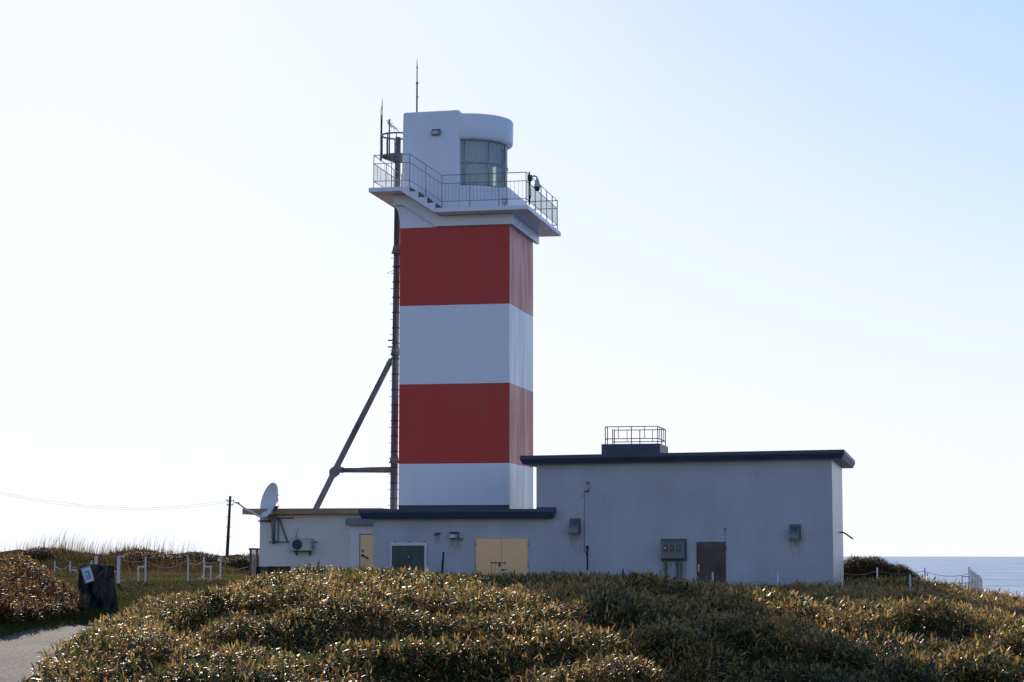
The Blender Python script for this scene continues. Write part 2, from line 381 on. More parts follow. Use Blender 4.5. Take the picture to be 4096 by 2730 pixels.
def asphalt():
    m = mat('asphalt', (.16, .155, .15), .9, 0, .2); p = m.node_tree.nodes['Principled BSDF']
    mottle(m, (.085, .08, .072), (.24, .22, .195), 13, (1, 1, 1), .35, .65, 1.0, 22, rough=(.8, .95))
    p.inputs['Specular IOR Level'].default_value = .15
    for nd in m.node_tree.nodes:
        if nd.type == 'BUMP': nd.inputs['Distance'].default_value = .03
    return m
py_ = np.arange(24, 66.2, .6)
pv = []; NX = 14
for y in py_:
    for k in range(NX):
        x = path_left(y) + (path_right(y) - path_left(y)) * k / (NX - 1); pv.append((x, y))
pv = np.array(pv); pz = ground(pv[:, 0], pv[:, 1]) + .03
# the tarmac is smoother than the ground under it
pz = pz.reshape(len(py_), NX); pz = np.maximum(pz, pz.mean(1, keepdims=True) - .04)
nx = NX; i_ = np.arange((len(py_) - 1) * (nx - 1)); a_ = (i_ // (nx - 1)) * nx + i_ % (nx - 1)
me = np_mesh('path', np.stack([pv[:, 0], pv[:, 1], pz.ravel()], 1), quads=np.stack([a_, a_ + 1, a_ + nx + 1, a_ + nx], 1), smooth=True)
me.materials.append(asphalt()); o = bpy.data.objects.new('path', me); COL.objects.link(o); tag(o, kind='structure')

def sea_mat():
    m = mat('sea water', (.012, .05, .10), .22); p = m.node_tree.nodes['Principled BSDF']
    p.inputs['IOR'].default_value = 1.33
    co = coords(m, (1, .55, 1))
    n1 = N(m, "ShaderNodeTexNoise"); n1.inputs['Scale'].default_value = .03; n1.inputs['Detail'].default_value = 8; n1.inputs['Roughness'].default_value = .65; L(m, co, n1.inputs['Vector'])
    n2 = N(m, "ShaderNodeTexNoise"); n2.inputs['Scale'].default_value = .008; n2.inputs['Detail'].default_value = 6; n2.inputs['Roughness'].default_value = .7; L(m, coords(m, (.6, 1, 1)), n2.inputs['Vector'])
    mr = N(m, "ShaderNodeMapRange"); mr.inputs['From Min'].default_value = .38; mr.inputs['From Max'].default_value = .62; mr.inputs['To Min'].default_value = .18; mr.inputs['To Max'].default_value = .26
    L(m, n2.outputs['Fac'], mr.inputs['Value']); L(m, mr.outputs[0], p.inputs['Roughness'])
    n3 = N(m, "ShaderNodeTexNoise"); n3.inputs['Scale'].default_value = .03; n3.inputs['Detail'].default_value = 5; L(m, coords(m, (.35, .6, 1)), n3.inputs['Vector'])
    rp = N(m, "ShaderNodeValToRGB"); rp.color_ramp.elements[0].position = .66; rp.color_ramp.elements[0].color = (.045, .17, .36, 1); rp.color_ramp.elements[1].position = .70; rp.color_ramp.elements[1].color = (.8, .85, .9, 1)
    L(m, n3.outputs['Fac'], rp.inputs[0]); L(m, rp.outputs[0], p.inputs['Base Color'])
    bp = N(m, "ShaderNodeBump"); bp.inputs['Strength'].default_value = 1.0; bp.inputs['Distance'].default_value = 4.5
    L(m, n1.outputs['Fac'], bp.inputs['Height']); L(m, bp.outputs[0], p.inputs['Normal'])
    return m
mb = MB(); rings = [0, 300, 1000, 4000, 12000, 42000]; n = 96
vs = [(0, 0, -35)] + [(r * math.cos(k * 2 * math.pi / n), r * math.sin(k * 2 * math.pi / n), -35) for r in rings[1:] for k in range(n)]
fs = [(0, 1 + k, 1 + (k + 1) % n) for k in range(n)]
for j in range(len(rings) - 2):
    for k in range(n): a = 1 + j * n + k; b = 1 + j * n + (k + 1) % n; fs.append((a, b, b + n, a + n))
mb.add(vs, fs); tag(mb.build('sea', sea_mat()), kind='structure')

# ------------------------------------------------------------------ lighthouse
TWB = -.3; o_ = .93
lh = Thing('lighthouse', 'square lighthouse tower banded in red and white with a railed gallery', 'lighthouse', (-2.15, 2.35, TWB))
b = MB()
zs = [(TWB, 3.09, 'navy'), (3.09, 3.379, 'navy'), (3.379, 4.958, 'white'), (4.958, 8.013, 'red'), (8.013, 11.048, 'white'), (11.048, 14.09, 'red'), (14.09, 14.6, 'white')]
mi = {'white': 0, 'red': 1, 'navy': 2}
w_, d_ = 4.345, 4.71
for z0, z1, c in zs:
    P = lambda z: [(-w_, 0, z), (-.008, 0, z), (-.008, d_, z), (-w_, d_, z)]
    vs = P(z0) + P(z1)
    for (i, j) in ((0, 1), (1, 2), (2, 3), (3, 0)):
        # the navy foot is painted on the front only
        k = mi[c] if not (c == 'navy' and i == 1) else 0
        b.add([vs[i], vs[j], vs[4 + j], vs[4 + i]], [(0, 1, 2, 3)], k)
b.add([(-w_, 0, 14.6), (-.008, 0, 14.6), (-.008, d_, 14.6), (-w_, d_, 14.6)], [(0, 1, 2, 3)], 0)
b.box((-w_, 0, 14.6), (-4.25, 3.6, 15.36)); lh.part('shaft', b, [M['white'], M['red'], M['navy']])
# cornice under the gallery: follows the stair on the front
c = MB()
c.prism([(-4.583, 15.37), (-4.09, 15.37), (-2.74, 14.50), (.13, 14.50), (.13, 14.10), (-2.865, 14.10), (-4.12, 14.93), (-4.30, 14.99), (-4.583, 14.954)], -.17, -.002, 'y')
c.box((-.004, -.001, 14.10), (.13, 5.29, 14.50))
crv = [(-4.583, 15.37), (-4.583, 14.955)] + [(-4.347 - .234 * (1 - math.sin(t)) ** 1.0, 14.95 - .9 * (1 - math.cos(t))) for t in np.linspace(.15, 1.5, 8)] + [(-4.347, 14.05), (-4.347, 15.37)]
c.prism(crv, -.001, 5.0, 'y', smooth=False)
lh.part('cornice', c, M['white'], bevel=.012)
# gallery slabs and the stair between them
g = MB()
SB, ST = 14.514, 14.682; RV = 6.06
g.box((-2.705, -o_, SB), (.903, -.001, ST)); g.box((-.006, 0, SB), (.903, RV, ST)); g.box((-4.3, 4.712, SB), (-.007, RV, ST))
lh.part('gallery', g, M['white'], bevel=.02)
g = MB(); g.box((-5.362, -o_, 15.386), (-3.738, -.001, 15.557)); g.box((-5.362, 0, 15.386), (-4.348, RV, 15.557))
lh.part('landing', g, M['white'], bevel=.02)
st = MB()
st.prism([(-3.737, 15.555), (-3.733, 15.555), (-3.733, 15.35), (-3.378, 15.35), (-3.378, 15.121), (-3.034, 15.121), (-3.034, 14.884), (-2.705, 14.884), (-2.705, 14.51), (-2.738, 14.51), (-4.08, 15.384), (-3.76, 15.40)], -o_, -.003, 'y')
st.m = [0 if len(f) > 4 else 1 if abs(st.v[f[0]][2] - st.v[f[1]][2]) > .12 and abs(st.v[f[0]][0] - st.v[f[1]][0]) < .01 and st.v[f[0]][2] > 14.6 else 0 for f in st.f]  # risers take the painted shade, everything else stays white
lh.part('stair', st, [M['white'], M['riser_shade']])
# cabin and lantern
cu, cv, RD, RG = -2.02, 1.80, 1.76, 1.53
cb = MB()
def rrect(u0, u1, v0, v1, r, n=6):
    out = []
    for (cx, cy, a) in ((u1 - r, v0 + r, -90), (u1 - r, v1 - r, 0), (u0 + r, v1 - r, 90), (u0 + r, v0 + r, 180)):
        for k in range(n + 1): t = R(a + 90 * k / n); out.append((cx + r * math.cos(t), cy + r * math.sin(t)))
    return out
lo = rrect(-4.318, -1.985, .002, 3.62, .10); hi = rrect(-4.262, -2.0, .03, 3.60, .10); n = len(lo)
zt = lambda u: 18.655 + (u + 4.262) / 2.26 * .02
vs = [(u, v, 14.55) for u, v in lo] + [(u, v, zt(u)) for u, v in hi]
cb.add(vs, [tuple(range(n, 2 * n))], 0)
o0 = len(cb.v) - 2 * n
for i in range(n): j = (i + 1) % n; cb.f.append([o0 + i, o0 + j, o0 + n + j, o0 + n + i]); cb.m.append(0); cb.s.append(True)
lh.part('cabin', cb, M['white'], bevel=.07, seg=3)
dr = MB(); dr.lathe([(0, 18.545), (RD - .10, 18.545), (RD - .03, 18.52), (RD, 18.45), (RD - .012, 17.64), (RD - .05, 17.56), (RD - .14, 17.532), (0, 17.532)], (cu, cv, 0), 72)
lh.part('lantern_roof', dr, M['white'])
bs = MB(); bs.box((-1.99, .004, 14.6), (-.044, 3.6, 15.551)); lh.part('lantern_base', bs, M['white'], bevel=.015)
sl = MB(); sl.lathe([(0, 15.73), (RG + .06, 15.73), (RG + .06, 15.54), (0, 15.54)], (cu, cv, 0), 64); lh.part('sill', sl, M['white'])
gl = MB(); gl.lathe([(RG, 15.73), (RG, 17.535)], (cu, cv, 0), 72, a0=R(-95), a1=R(95)); go = lh.part('lantern_glass', gl, M['glass'])
mu = MB()
for t in (-84, -47, -10, 27, 64, 94):
    c_, s_ = math.cos(R(t)), math.sin(R(t)); x, y = cu + (RG + .005) * c_, cv + (RG + .005) * s_
    mu.tube([(x, y, 15.73), (x, y, 17.535)], .022, 6)
    for z in np.arange(15.85, 17.5, .16): mu.box((x + .03 * c_ - .012, y + .03 * s_ - .012, z), (x + .03 * c_ + .012, y + .03 * s_ + .012, z + .02))
for z in (15.75, 16.63, 17.51):
    mu.lathe([(RG + .03, z - .02), (RG + .03, z + .02), (RG - .03, z + .02), (RG - .03, z - .02), (RG + .03, z - .02)], (cu, cv, 0), 64, a0=R(-95), a1=R(95))
lh.part('mullions', mu, M['galv'], go)
bw = MB(); vs = []
for k in range(81):
    t = R(-92 + 76 * k / 80); r_ = RG - .10 + .018 * math.sin(k * 1.35)
    vs += [(cu + r_ * math.cos(t), cv + r_ * math.sin(t), 15.74), (cu + r_ * math.cos(t), cv + r_ * math.sin(t), 17.52)]
bw.add(vs, [(2 * k, 2 * k + 2, 2 * k + 3, 2 * k + 1) for k in range(80)], 0, True); lh.part('curtain', bw, M['curtain'])
ins = MB(); ins.tube([(cu, cv, 15.73), (cu, cv, 16.2)], .3, 16); ins.lathe([(.22, 16.2), (.36, 16.3), (.40, 16.55), (.36, 16.8), (.22, 16.9), (0, 16.93)], (cu, cv, 0), 24)
lh.part('lamp', ins, M['frame'])
# railing
RL, RR_, RB = -5.18, .805, 5.75; fv = -o_ + .09
rl = MB()
front = [(RL, 15.557), (-3.75, 15.557), (-2.475, 14.682), (RR_, 14.682)]
def zf(u):
    for (a, za), (b_, zb) in zip(front, front[1:]):
        if a <= u <= b_: return za + (zb - za) * (u - a) / (b_ - a)
for h in (1.27, .945, .255):
    rl.tube([(u, fv, z + h) for u, z in front], .018 if h > 1 else .015, 6)
    rl.tube([(RL, fv, 15.557 + h), (RL, RB, 15.557 + h)], .016, 6)
    rl.tube([(RR_, fv, 14.682 + h), (RR_, RB, 14.682 + h)], .016, 6)
    rl.tube([(RR_, RB, 14.682 + h), (-4.3, RB, 14.682 + h)], .02, 6)
pu = [RL, -4.47, -3.75, -3.11, -2.475, -1.38, -.25, RR_]
for u in pu:
    zb = {-3.11: 15.121}.get(u, zf(u) if u != -2.475 else 14.682)
    rl.tube([(u, fv, zb), (u, fv, zf(u) + 1.27)], .016, 6)
for v in (1.0, 2.2, 3.4, 4.6, RB): rl.tube([(RL, v, 15.557), (RL, v, 16.827)], .018, 6)
for v in (1.0, 2.2, 3.4, 4.6, RB): rl.tube([(RR_, v, 14.682), (RR_, v, 15.952)], .02, 6)
for a, b_ in zip(pu, pu[1:]):
    n = max(2, round((b_ - a) / .145))
    for k in range(1, n): u = a + (b_ - a) * k / n; rl.tube([(u, fv, zf(u) + .255), (u, fv, zf(u) + .945)], .007, 5, cap=False)
for k in range(1, 46):
    v = fv + (RB - fv) * k / 46
    rl.tube([(RR_, v, 14.937), (RR_, v, 15.627)], .007, 5, cap=False); rl.tube([(RL, v, 15.812), (RL, v, 16.502)], .007, 5, cap=False)
lh.part('railing', rl, M['rail'])
cd = MB(); cd.box((-.3, -.03, 14.93), (-.1, .003, 15.02)); cd.tube([(-.14, -.04, 15.12), (-.14, -.04, 14.93), (-.2, -.04, 14.83), (-.2, -.04, 14.68)], .018, 6); cd.tube([(-.32, -.04, 15.1), (-.06, -.04, 15.1)], .015, 6)
lh.part('conduit', cd, M['galv'])

lr = Thing('lightning_rod', 'thin dark lightning rod standing on the flat roof of the lantern cabin', 'lightning rod', (-3.78, .35, 18.6))
x, y = -3.78, .35
rd = MB(); rd.tube([(x, y, 18.6), (x, y, 19.85)], .033, 8); lr.part('pole', rd, M['darksteel'])
rd = MB(); rd.tube([(x, y, 19.80), (x, y, 20.50)], .022, 8); rd.tube([(x, y, 19.84), (x, y, 19.9)], .045, 8); rd.tube([(x, y, 20.46), (x, y, 20.5)], .034, 8)
rd.tube([(x, y, 20.49), (x, y, 20.83)], [.022, .007], 6); lr.part('spike', rd, M['darksteel'])
for z in (19.3, 19.87): rd = MB(); rd.box((x + .02, y - .015, z), (x + .075, y + .015, z + .03)); lr.part('clip', rd, M['darksteel'])

def hood_box(name, label, u0, u1, z0, z1, v, dep):
    t = Thing(name, label, 'vent hood', (u0, v, z0))
    bo = MB(); h = z1 - z0
    bo.prism([(v, z1), (v - dep * .35, z1), (v - dep, z1 - h * .35), (v - dep, z0 + .02), (v, z0)], u0, u1, 'x')
    t.part('hood', bo, M['cowl'], bevel=.008)
    p_ = MB(); p_.box((u0 + .02, v - dep - .006, z0 + .05), (u1 - .09, v - dep - .001, z1 - h * .36)); t.part('front_plate', p_, M['plastic'])
    return t
hood_box('vent_hood', 'small grey box hood high on the white lantern cabin wall', -3.077, -2.739, 17.683, 17.93, .014, .16)

cc = Thing('security_camera', 'white dome security camera hanging from a bracket on the gallery railing', 'camera', (.95, -.3, 14.68))
q = MB(); q.tube([(.92, fv + .06, 14.70), (.92, fv + .06, 15.98)], .03, 8); q.box((.86, fv - .02, 15.62), (1.03, fv + .13, 15.84)); q.tube([(.97, fv + .02, 15.6), (.99, fv + .03, 15.1), (.93, fv + .03, 14.8)], .018, 6); cc.part('post', q, M['darksteel'])
q = MB(); q.tube([(1.0, fv, 15.76), (1.13, fv, 15.80), (1.22, fv, 15.76), (1.24, fv, 15.62)], .035, 8); cc.part('arm', q, M['plastic'])
q = MB(); q.lathe([(0, 15.68), (.05, 15.68), (.07, 15.6), (.13, 15.40), (.135, 15.36), (0, 15.36)], (1.24, fv, 0), 20); cc.part('housing', q, M['plastic'])
q = MB(); q.lathe([(.10, 15.36), (.10, 15.31), (.085, 15.25), (.05, 15.215), (0, 15.2)], (1.24, fv, 0), 20); cc.part('dome', q, M['black'])

# ------------------------------------------------------------------ radio mast behind the tower
ms = Thing('radio_mast', 'grey steel radio mast with a slanting brace and a round cage platform beside the tower', 'mast', (-5.32, 3, 0))
def mx_(z): return -5.325 + (z - 3.3) * .0062, 3.0
q = MB()
for (z0, z1, r0, r1) in ((-.2, 5.1, .15, .148), (5.1, 9.5, .142, .14), (9.5, 13.6, .134, .128), (13.6, 18.29, .122, .115)):
    a, b_ = mx_(z0), mx_(z1); q.tube([(*a, z0), (*b_, z1)], [r0, r1], 16)
for z in (5.15, 9.47, 13.58): x, y = mx_(z); q.tube([(x, y, z - .03), (x, y, z + .03)], .21, 16); q.tube([(x, y, z), (x, y, z + .32)], [.19, .14], 16)
ms.part('column', q, M['steel'])
q = MB()
for z in np.arange(3.4, 13.9, .62):
    x, y = mx_(z); q.tube([(x - .24, y, z + .05), (x + .26, y, z + .05)], .012, 5); q.tube([(x, y, z + .3), (x, y, z + .335)], .16, 14)
q.tube([(*mx_(2), 2.0)] + [(mx_(z)[0] + .02, 2.85, z) for z in np.arange(3, 17.5, 1.0)], .012, 5)
for z in (9.75, 10.02): x, y = mx_(z); q.box((x - .30, y - .06, z), (x - .10, y + .06, z + .05))
q.tube([(-5.27, 2.9, 12.9), (-5.62, 2.8, 12.72)], .008, 4)
ms.part('step_pegs', q, M['darksteel'])
q = MB()
q.tube([(-5.48, 3, 9.30), (-5.60, 3, 9.02)], [.08, .115], 12); q.tube([(-5.58, 3, 9.06), (-7.70, 3, 4.98), (-9.4, 3.0, 1.65), (-10.35, 3, -.2)], .118, 14)
q.prism([(-5.40, 9.45), (-5.36, 9.05), (-5.50, 9.05), (-5.66, 8.80), (-5.72, 8.86)], 2.97, 3.03, 'y')
ms.part('brace', q, M['steel'])
q = MB(); q.tube([(-7.50, 3, 4.87), (-5.42, 3, 4.86)], [.10, .12], 12); q.tube([(-7.80, 3, 4.87), (-7.42, 3, 4.87)], [.05, .13], 8); ms.part('strut', q, M['steel'])
q = MB(); q.prism([(-7.98, 4.86), (-7.86, 4.98), (-7.60, 5.12), (-7.48, 4.90), (-7.62, 4.68), (-7.84, 4.54), (-7.97, 4.66)], 2.90, 3.10, 'y')
for k in range(4): q.tube([(-7.94 + k * .09, 2.89, 4.66 + .0 * k), (-7.90 + k * .10, 2.89, 4.86)], .014, 5)
ms.part('gusset', q, M['steel'], bevel=.01)
q = MB(); xc, yc = mx_(18); RP = .66
q.lathe([(0, 17.53), (RP, 17.53), (RP + .02, 17.50), (RP - .03, 17.44), (.2, 17.28), (0, 17.28)], (xc, yc, 0), 28)
for k in range(7): a = k * 2 * math.pi / 7; q.tube([(xc, yc, 17.25), (xc + RP * math.cos(a), yc + RP * math.sin(a), 17.47)], .02, 5)
ms.part('platform', q, M['steel'])
q = MB()
for z in (18.35,):
    q.lathe([(RP + .02, z - .03), (RP + .02, z + .03), (RP - .02, z + .03), (RP - .02, z - .03), (RP + .02, z - .03)], (xc, yc, 0), 32)
for k in range(11): a = k * 2 * math.pi / 11 + .3; q.tube([(xc + RP * math.cos(a), yc + RP * math.sin(a), 17.5), (xc + RP * math.cos(a), yc + RP * math.sin(a), 18.35)], .028 if k % 2 else .018, 6)
ms.part('cage', q, M['steel'])
q = MB(); x = xc - RP - .02
q.tube([(x - .02, yc, 17.35), (x, yc, 19.25)], .035, 8); q.tube([(x, yc, 19.2), (x + .01, yc, 19.6)], .022, 6); q.tube([(x + .01, yc, 19.6), (x + .015, yc, 19.95)], [.022, .007], 5)
q.tube([(x - .05, yc - .05, 17.3), (x - .05, yc - .05, 18.2), (x - .03, yc - .05, 18.9), (x - .05, yc - .04, 19.4), (x, yc, 19.6)], .01, 4); ms.part('lightning_rod', q, M['darksteel'])
q = MB(); q.tube([(-5.43, 2.4, 17.5), (-5.435, 2.4, 18.92)], .028, 8); ap = ms.part('antenna_pole', q, M['darksteel'])
q = MB(); r2 = random.Random(3)
for k in range(46):
    u = r2.uniform(0, 1); p0 = Vector((-5.54 + .30 * u + r2.uniform(-.05, .05), 2.38 + r2.uniform(-.05, .05), 18.86 - .34 * u + r2.uniform(-.1, .1) * (1 - abs(u - .5))))
    p1 = p0 + Vector((r2.uniform(-.02, .16), r2.uniform(-.05, .05), r2.uniform(-.16, .02))); q.tube([p0, p1], .007, 4)
q.tube([(-5.28, 2.4, 18.62), (-5.02, 2.4, 18.38)], .008, 4); ms.part('netting', q, M['net'], ap)

# ------------------------------------------------------------------ block with the navy roofs
BV = -5.79
bl = Thing('equipment_building', 'blue grey tiled flat roofed block with navy roof edges to the right of the tower', 'building', (4.5, BV, -.3))
q = MB(); q.prism([(2.15, -.3), (12.395, -.3), (12.395, 4.742), (2.15, 4.635)], BV, 1.41, 'y'); bl.part('wall', q, M['tile'])
def slanted_roof(u0, u1, v0, v1, z0l, z1l, z0r, z1r, ins, fold=.55):
    q = MB(); rows = []
    for f, i in ((0, ins), (1 - fold, 0), (1, 0)):
        zl = z0l + (z1l - z0l) * f; zr = z0r + (z1r - z0r) * f
        rows.append([(u0 + i, v0 + i, zl), (u1 - i, v0 + i, zr), (u1 - i, v1 - i, zr), (u0 + i, v1 - i, zl)])
    vs = [p for r_ in rows for p in r_]; fs = [(3, 2, 1, 0), (8, 9, 10, 11)]; ms_ = [1, 0]
    for k in range(2):
        for i in range(4): j = (i + 1) % 4; fs.append((k * 4 + i, k * 4 + j, k * 4 + 4 + j, k * 4 + 4 + i)); ms_.append(0)
    for f, m_ in zip(fs, ms_): q.add([vs[i] for i in f], [tuple(range(4))], m_)
    return q
bl.part('roof', slanted_roof(1.645, 12.84, BV - .45, 2.437, 4.637, 4.933, 4.745, 5.041, .08, .4), [M['navy'], M['soffit']])
q = MB(); q.box((4.2, -4.2, 4.9), (6.3, -1.95, 5.416)); ht = bl.part('roof_hatch', q, M['navy'], bevel=.012)
q = MB(); hz = 5.41
f0, f1, r0, r1 = 4.327, 6.208, -4.1, -2.0
for h in (.625, .195):
    q.tube([(f0, r0 + .5, hz + h), (f0, r0, hz + h), (f1, r0, hz + h), (f1, r1, hz + h), (f0, r1, hz + h), (f0, r1 - .4, hz + h)], .017, 6)
for (u, v) in ((f0, r0 + .5), (f0, r0), ((f0 + f1) / 2, r0), (f1, r0), (f1, r1), ((f0 + f1) / 2, r1), (f0, r1), (f0, r1 - .4), (f1, (r0 + r1) / 2)): q.tube([(u, v, hz - .01), (u, v, hz + .625)], .018, 6)
for u in (f0 + .47, f1 - .47):
    for v in (r0, r1): q.tube([(u, v, hz + .195), (u, v, hz + .625)], .013, 6)
for v in (r0 + .5, r1 - .5): q.tube([(f1, v, hz + .195), (f1, v, hz + .625)], .013, 6)
bl.part('hatch_railing', q, M['rust'], ht)
q = MB(); q.box((-3.744, BV, -.3), (2.148, -.004, 2.775)); lw = bl.part('low_wing', q, M['tile'])
bl.part('low_roof', slanted_roof(-4.166, 2.853, BV - .45, -.003, 2.76, 3.088, 2.76, 3.085, .09, .33), [M['navy'], M['navy']])
q = MB(); q.box((2.152, BV - .035, 3.0), (2.853, BV - .002, 3.15)); bl.part('flashing', q, M['navy'])
# window with the green panes
q = MB(); v = BV - .05
q.box((-3.109, v, .3), (-3.055, BV - .001, 1.925)); q.box((-1.866, v, .3), (-1.785, BV - .001, 1.925)); q.box((-3.055, v, 1.815), (-1.866, BV - .001, 1.925)); q.box((-3.055, v, .3), (-1.866, BV - .001, .38))
wf = bl.part('window', q, M['frame'], bevel=.006)
for u0, u1, k in ((-3.055, -2.45, 0), (-2.44, -1.866, .012)):
    q = MB(); q.box((u0, BV - .018 - k, .38), (u1, BV - .005 - k, 1.815)); bl.part('pane', q, M['board'], wf)
for u in (-2.95, -2.42, -1.87): q = MB(); q.box((u - .02, BV - .05, 1.93), (u + .02, BV - .002, 1.965)); bl.part('bracket', q, M['darksteel'], wf)
q = MB(); q.box((-2.46, BV - .045, 1.40), (-2.42, BV - .034, 1.45)); bl.part('catch', q, M['door_steel'], wf)
# tan double door
q = MB(); q.box((-.042, BV - .03, 0), (-.012, BV - .001, 2.10)); q.box((1.845, BV - .03, 0), (1.875, BV - .001, 2.10)); q.box((-.012, BV - .03, 2.07), (1.845, BV - .001, 2.10))
dd = bl.part('double_door', q, M['door_steel'])
for u0, u1 in ((-.008, .908), (.916, 1.841)):
    q = MB(); q.box((u0, BV - .022, .02), (u1, BV - .003, 2.064)); bl.part('door_leaf', q, M['gold'], dd, bevel=.004)
q = MB()
for z in (.35, 1.15, 1.88):
    for u in (-.02, 1.855): q = MB(); q.tube([(u, BV - .035, z - .08), (u, BV - .035, z + .08)], .014, 6); bl.part('hinge', q, M['door_steel'], dd)
q = MB(); v = BV - .06
q.tube([(.53, v, 1.22), (1.05, v, 1.22)], .012, 6)
for u in (.555, .685, .83, 1.03): q.box((u - .016, v - .012, 1.19), (u + .016, BV - .023, 1.25))
q.box((.93, v, .965), (1.11, BV - .023, .985)); q.box((.93, v - .01, .94), (.98, BV - .023, 1.0)); lb = bl.part('lock_bar', q, M['rust'], dd)
q = MB(); q.box((.80, v - .02, 1.10), (.87, v + .01, 1.17)); q.tube([(.81, v, 1.16), (.82, v, 1.215), (.85, v, 1.215), (.86, v, 1.16)], .007, 5); bl.part('padlock', q, M['black'], dd)
q = MB()
for u, h, w in ((.555, .75, .016), (.685, .66, .014), (.83, .5, .013), (1.03, .45, .014)): q.box((u - w / 2, BV - .0245, 1.19 - h), (u + w / 2, BV - .0225, 1.19))
bl.part('rust_streaks', q, M['ruststain'], dd)
# brown steel door
q = MB(); q.box((7.753, BV - .03, -.1), (8.752, BV - .001, 1.94))
for k in range(9): u = 7.79 + k * .115; q.box((u - .01, BV - .036, 1.905), (u + .01, BV - .029, 1.922), 1)
for k in range(13): z = .1 + k * .14; q.box((7.765, BV - .036, z), (7.782, BV - .029, z + .017), 1); q.box((8.722, BV - .036, z), (8.738, BV - .029, z + .017), 1)
sd = bl.part('steel_door', q, [M['brown'], M['darksteel']])
q = MB(); q.box((7.80, BV - .07, .92), (7.85, BV - .031, 1.15)); q.box((7.79, BV - .08, 1.1), (7.87, BV - .05, 1.16)); bl.part('handle', q, M['door_steel'], sd)
q = MB(); q.box((8.725, BV - .05, 1.64), (8.765, BV - .031, 1.79)); q.box((8.69, BV - .045, 1.66), (8.726, BV - .031, 1.70)); q.box((8.69, BV - .045, 1.74), (8.726, BV - .031, 1.78)); bl.part('hinge', q, M['darksteel'], sd)
q = MB(); q.box((8.725, BV - .03, 2.32), (8.755, BV - .001, 2.41)); q.tube([(8.735, BV - .01, 2.32), (8.735, BV - .01, 1.95)], .006, 4); bl.part('doorbell', q, M['darksteel'])
q = MB(); q.tube([(12.39, -1.0, 2.30), (12.52, -1.0, 2.30), (12.62, -1.0, 2.24), (12.86, -1.0, 2.06)], .028, 8); q.lathe([(0, -.01), (.05, -.01)], (12.4, -1, 2.3), 8); bl.part('spout', q, M['darksteel'])
q = MB(); q.box((-1.493, BV - .05, 2.20), (-1.297, BV - .001, 2.27)); q.box((-1.49, BV - .07, 2.17), (-1.42, BV - .001, 2.2)); bl.part('old_bracket', q, M['rust']); q = MB(); q.box((3.95, BV - .03, 3.975), (4.03, BV - .001, 4.015)); q.tube([(3.98, BV - .02, 3.97), (3.98, BV - .02, 3.9)], .006, 4)
bl.part('old_bracket', q, M['rust'])
for u, z in ((-1.46, 1.15), (-1.35, 1.15), (-1.46, 1.05), (-1.35, 1.05), (3.92, 2.55), (4.16, 2.55), (3.92, 2.09), (4.16, 2.09)): q = MB(); q.box((u - .01, BV - .004, z), (u + .01, BV - .0005, z + .018)); bl.part('anchor_bolt', q, M['darksteel'])

hood_box('vent_hood', 'small grey box hood on the tiled wing between green window and tan double door', -.944, -.62, 2.045, 2.30, BV, .2)
q = MB(); q.tube([(-.62, BV - .1, 2.05), (-.55, BV - .06, 1.99), (-.5, BV - .03, 2.02), (-.5, BV - .03, 2.08)], .015, 5)
single('cable_stub', q, M['black'], 'short black cable stub hanging beside the grey box hood', 'cable', (-.55, BV, 2.0))

def cowl(label, u0, u1, z0, z1):
    t = Thing('vent_cowl', label, 'vent hood', (u0, BV, z0), 'curved metal vent cowls on the tall wall')
    w = .045; q = MB()
    q.box((u0, BV - .05, z1 - w), (u1, BV - .001, z1)); q.box((u1 - w, BV - .05, z0), (u1, BV - .001, z1 - w)); q.box((u0, BV - .05, z0), (u0 + w * .6, BV - .001, z1 - w)); t.part('flange', q, M['flange'])
    pr = [(BV - .05, z1 - w)] + [(BV - .05 - .34 * math.sin(t_), z0 + .03 + (z1 - w - z0 - .03) * math.cos(t_)) for t_ in np.linspace(.15, math.pi / 2, 8)] + [(BV - .36, z0), (BV - .05, z0)]
    q = MB(); q.prism(pr, u0 + w * .6, u1 - w, 'x', smooth=False); t.part('hood', q, M['cowl'])
    q = MB(); q.box((u0 + w * .4, BV - .40, z0 - .03), (u1 - w * .7, BV - .33, z0 + .02)); t.part('lip', q, M['flange'])
cowl('curved metal vent cowl under the low roof end, beside the thin black cable', 3.34, 3.724, 2.24, 2.763)
cowl('curved metal vent cowl near the right end of the tall wall, beyond the brown door', 10.94, 11.324, 2.03, 2.534)

mc = Thing('meter_cabinet', 'grey wall cabinet with three small meter windows beside the brown door', 'meter cabinet', (6.97, BV, 1.2))
q = MB(); q.box((6.53, BV - .04, 1.277), (7.418, BV - .001, 2.049)); mc.part('backboard', q, M['greydark'], bevel=.005)
q = MB(); q.box((6.556, BV - .26, 1.366), (7.35, BV - .041, 1.93)); q.box((6.535, BV - .28, 1.93), (7.36, BV - .041, 1.955)); bo = mc.part('box', q, M['grey'], bevel=.008)
for u in (6.644, 6.865, 7.088):
    q = MB(); q.box((u, BV - .268, 1.587), (u + .15, BV - .261, 1.60)); q.box((u, BV - .268, 1.835), (u + .15, BV - .261, 1.85)); q.box((u, BV - .268, 1.60), (u + .014, BV - .261, 1.835)); q.box((u + .136, BV - .268, 1.60), (u + .15, BV - .261, 1.835))
    mw = mc.part('meter_window', q, M['greydark'], bo)
    q = MB(); q.box((u + .014, BV - .264, 1.60), (u + .136, BV - .2612, 1.835)); q.box((u + .03, BV - .266, 1.68 + rnd.uniform(0, .05)), (u + .09, BV - .2642, 1.75 + rnd.uniform(0, .05)), 1)
    mc.part('pane', q, [M['dullglass'], M['plastic' if u < 6.7 else 'fascia']], bo)
q = MB(); q.box((6.60, BV - .275, 1.62), (6.62, BV - .262, 1.65)); mc.part('latch', q, M['black'], bo)
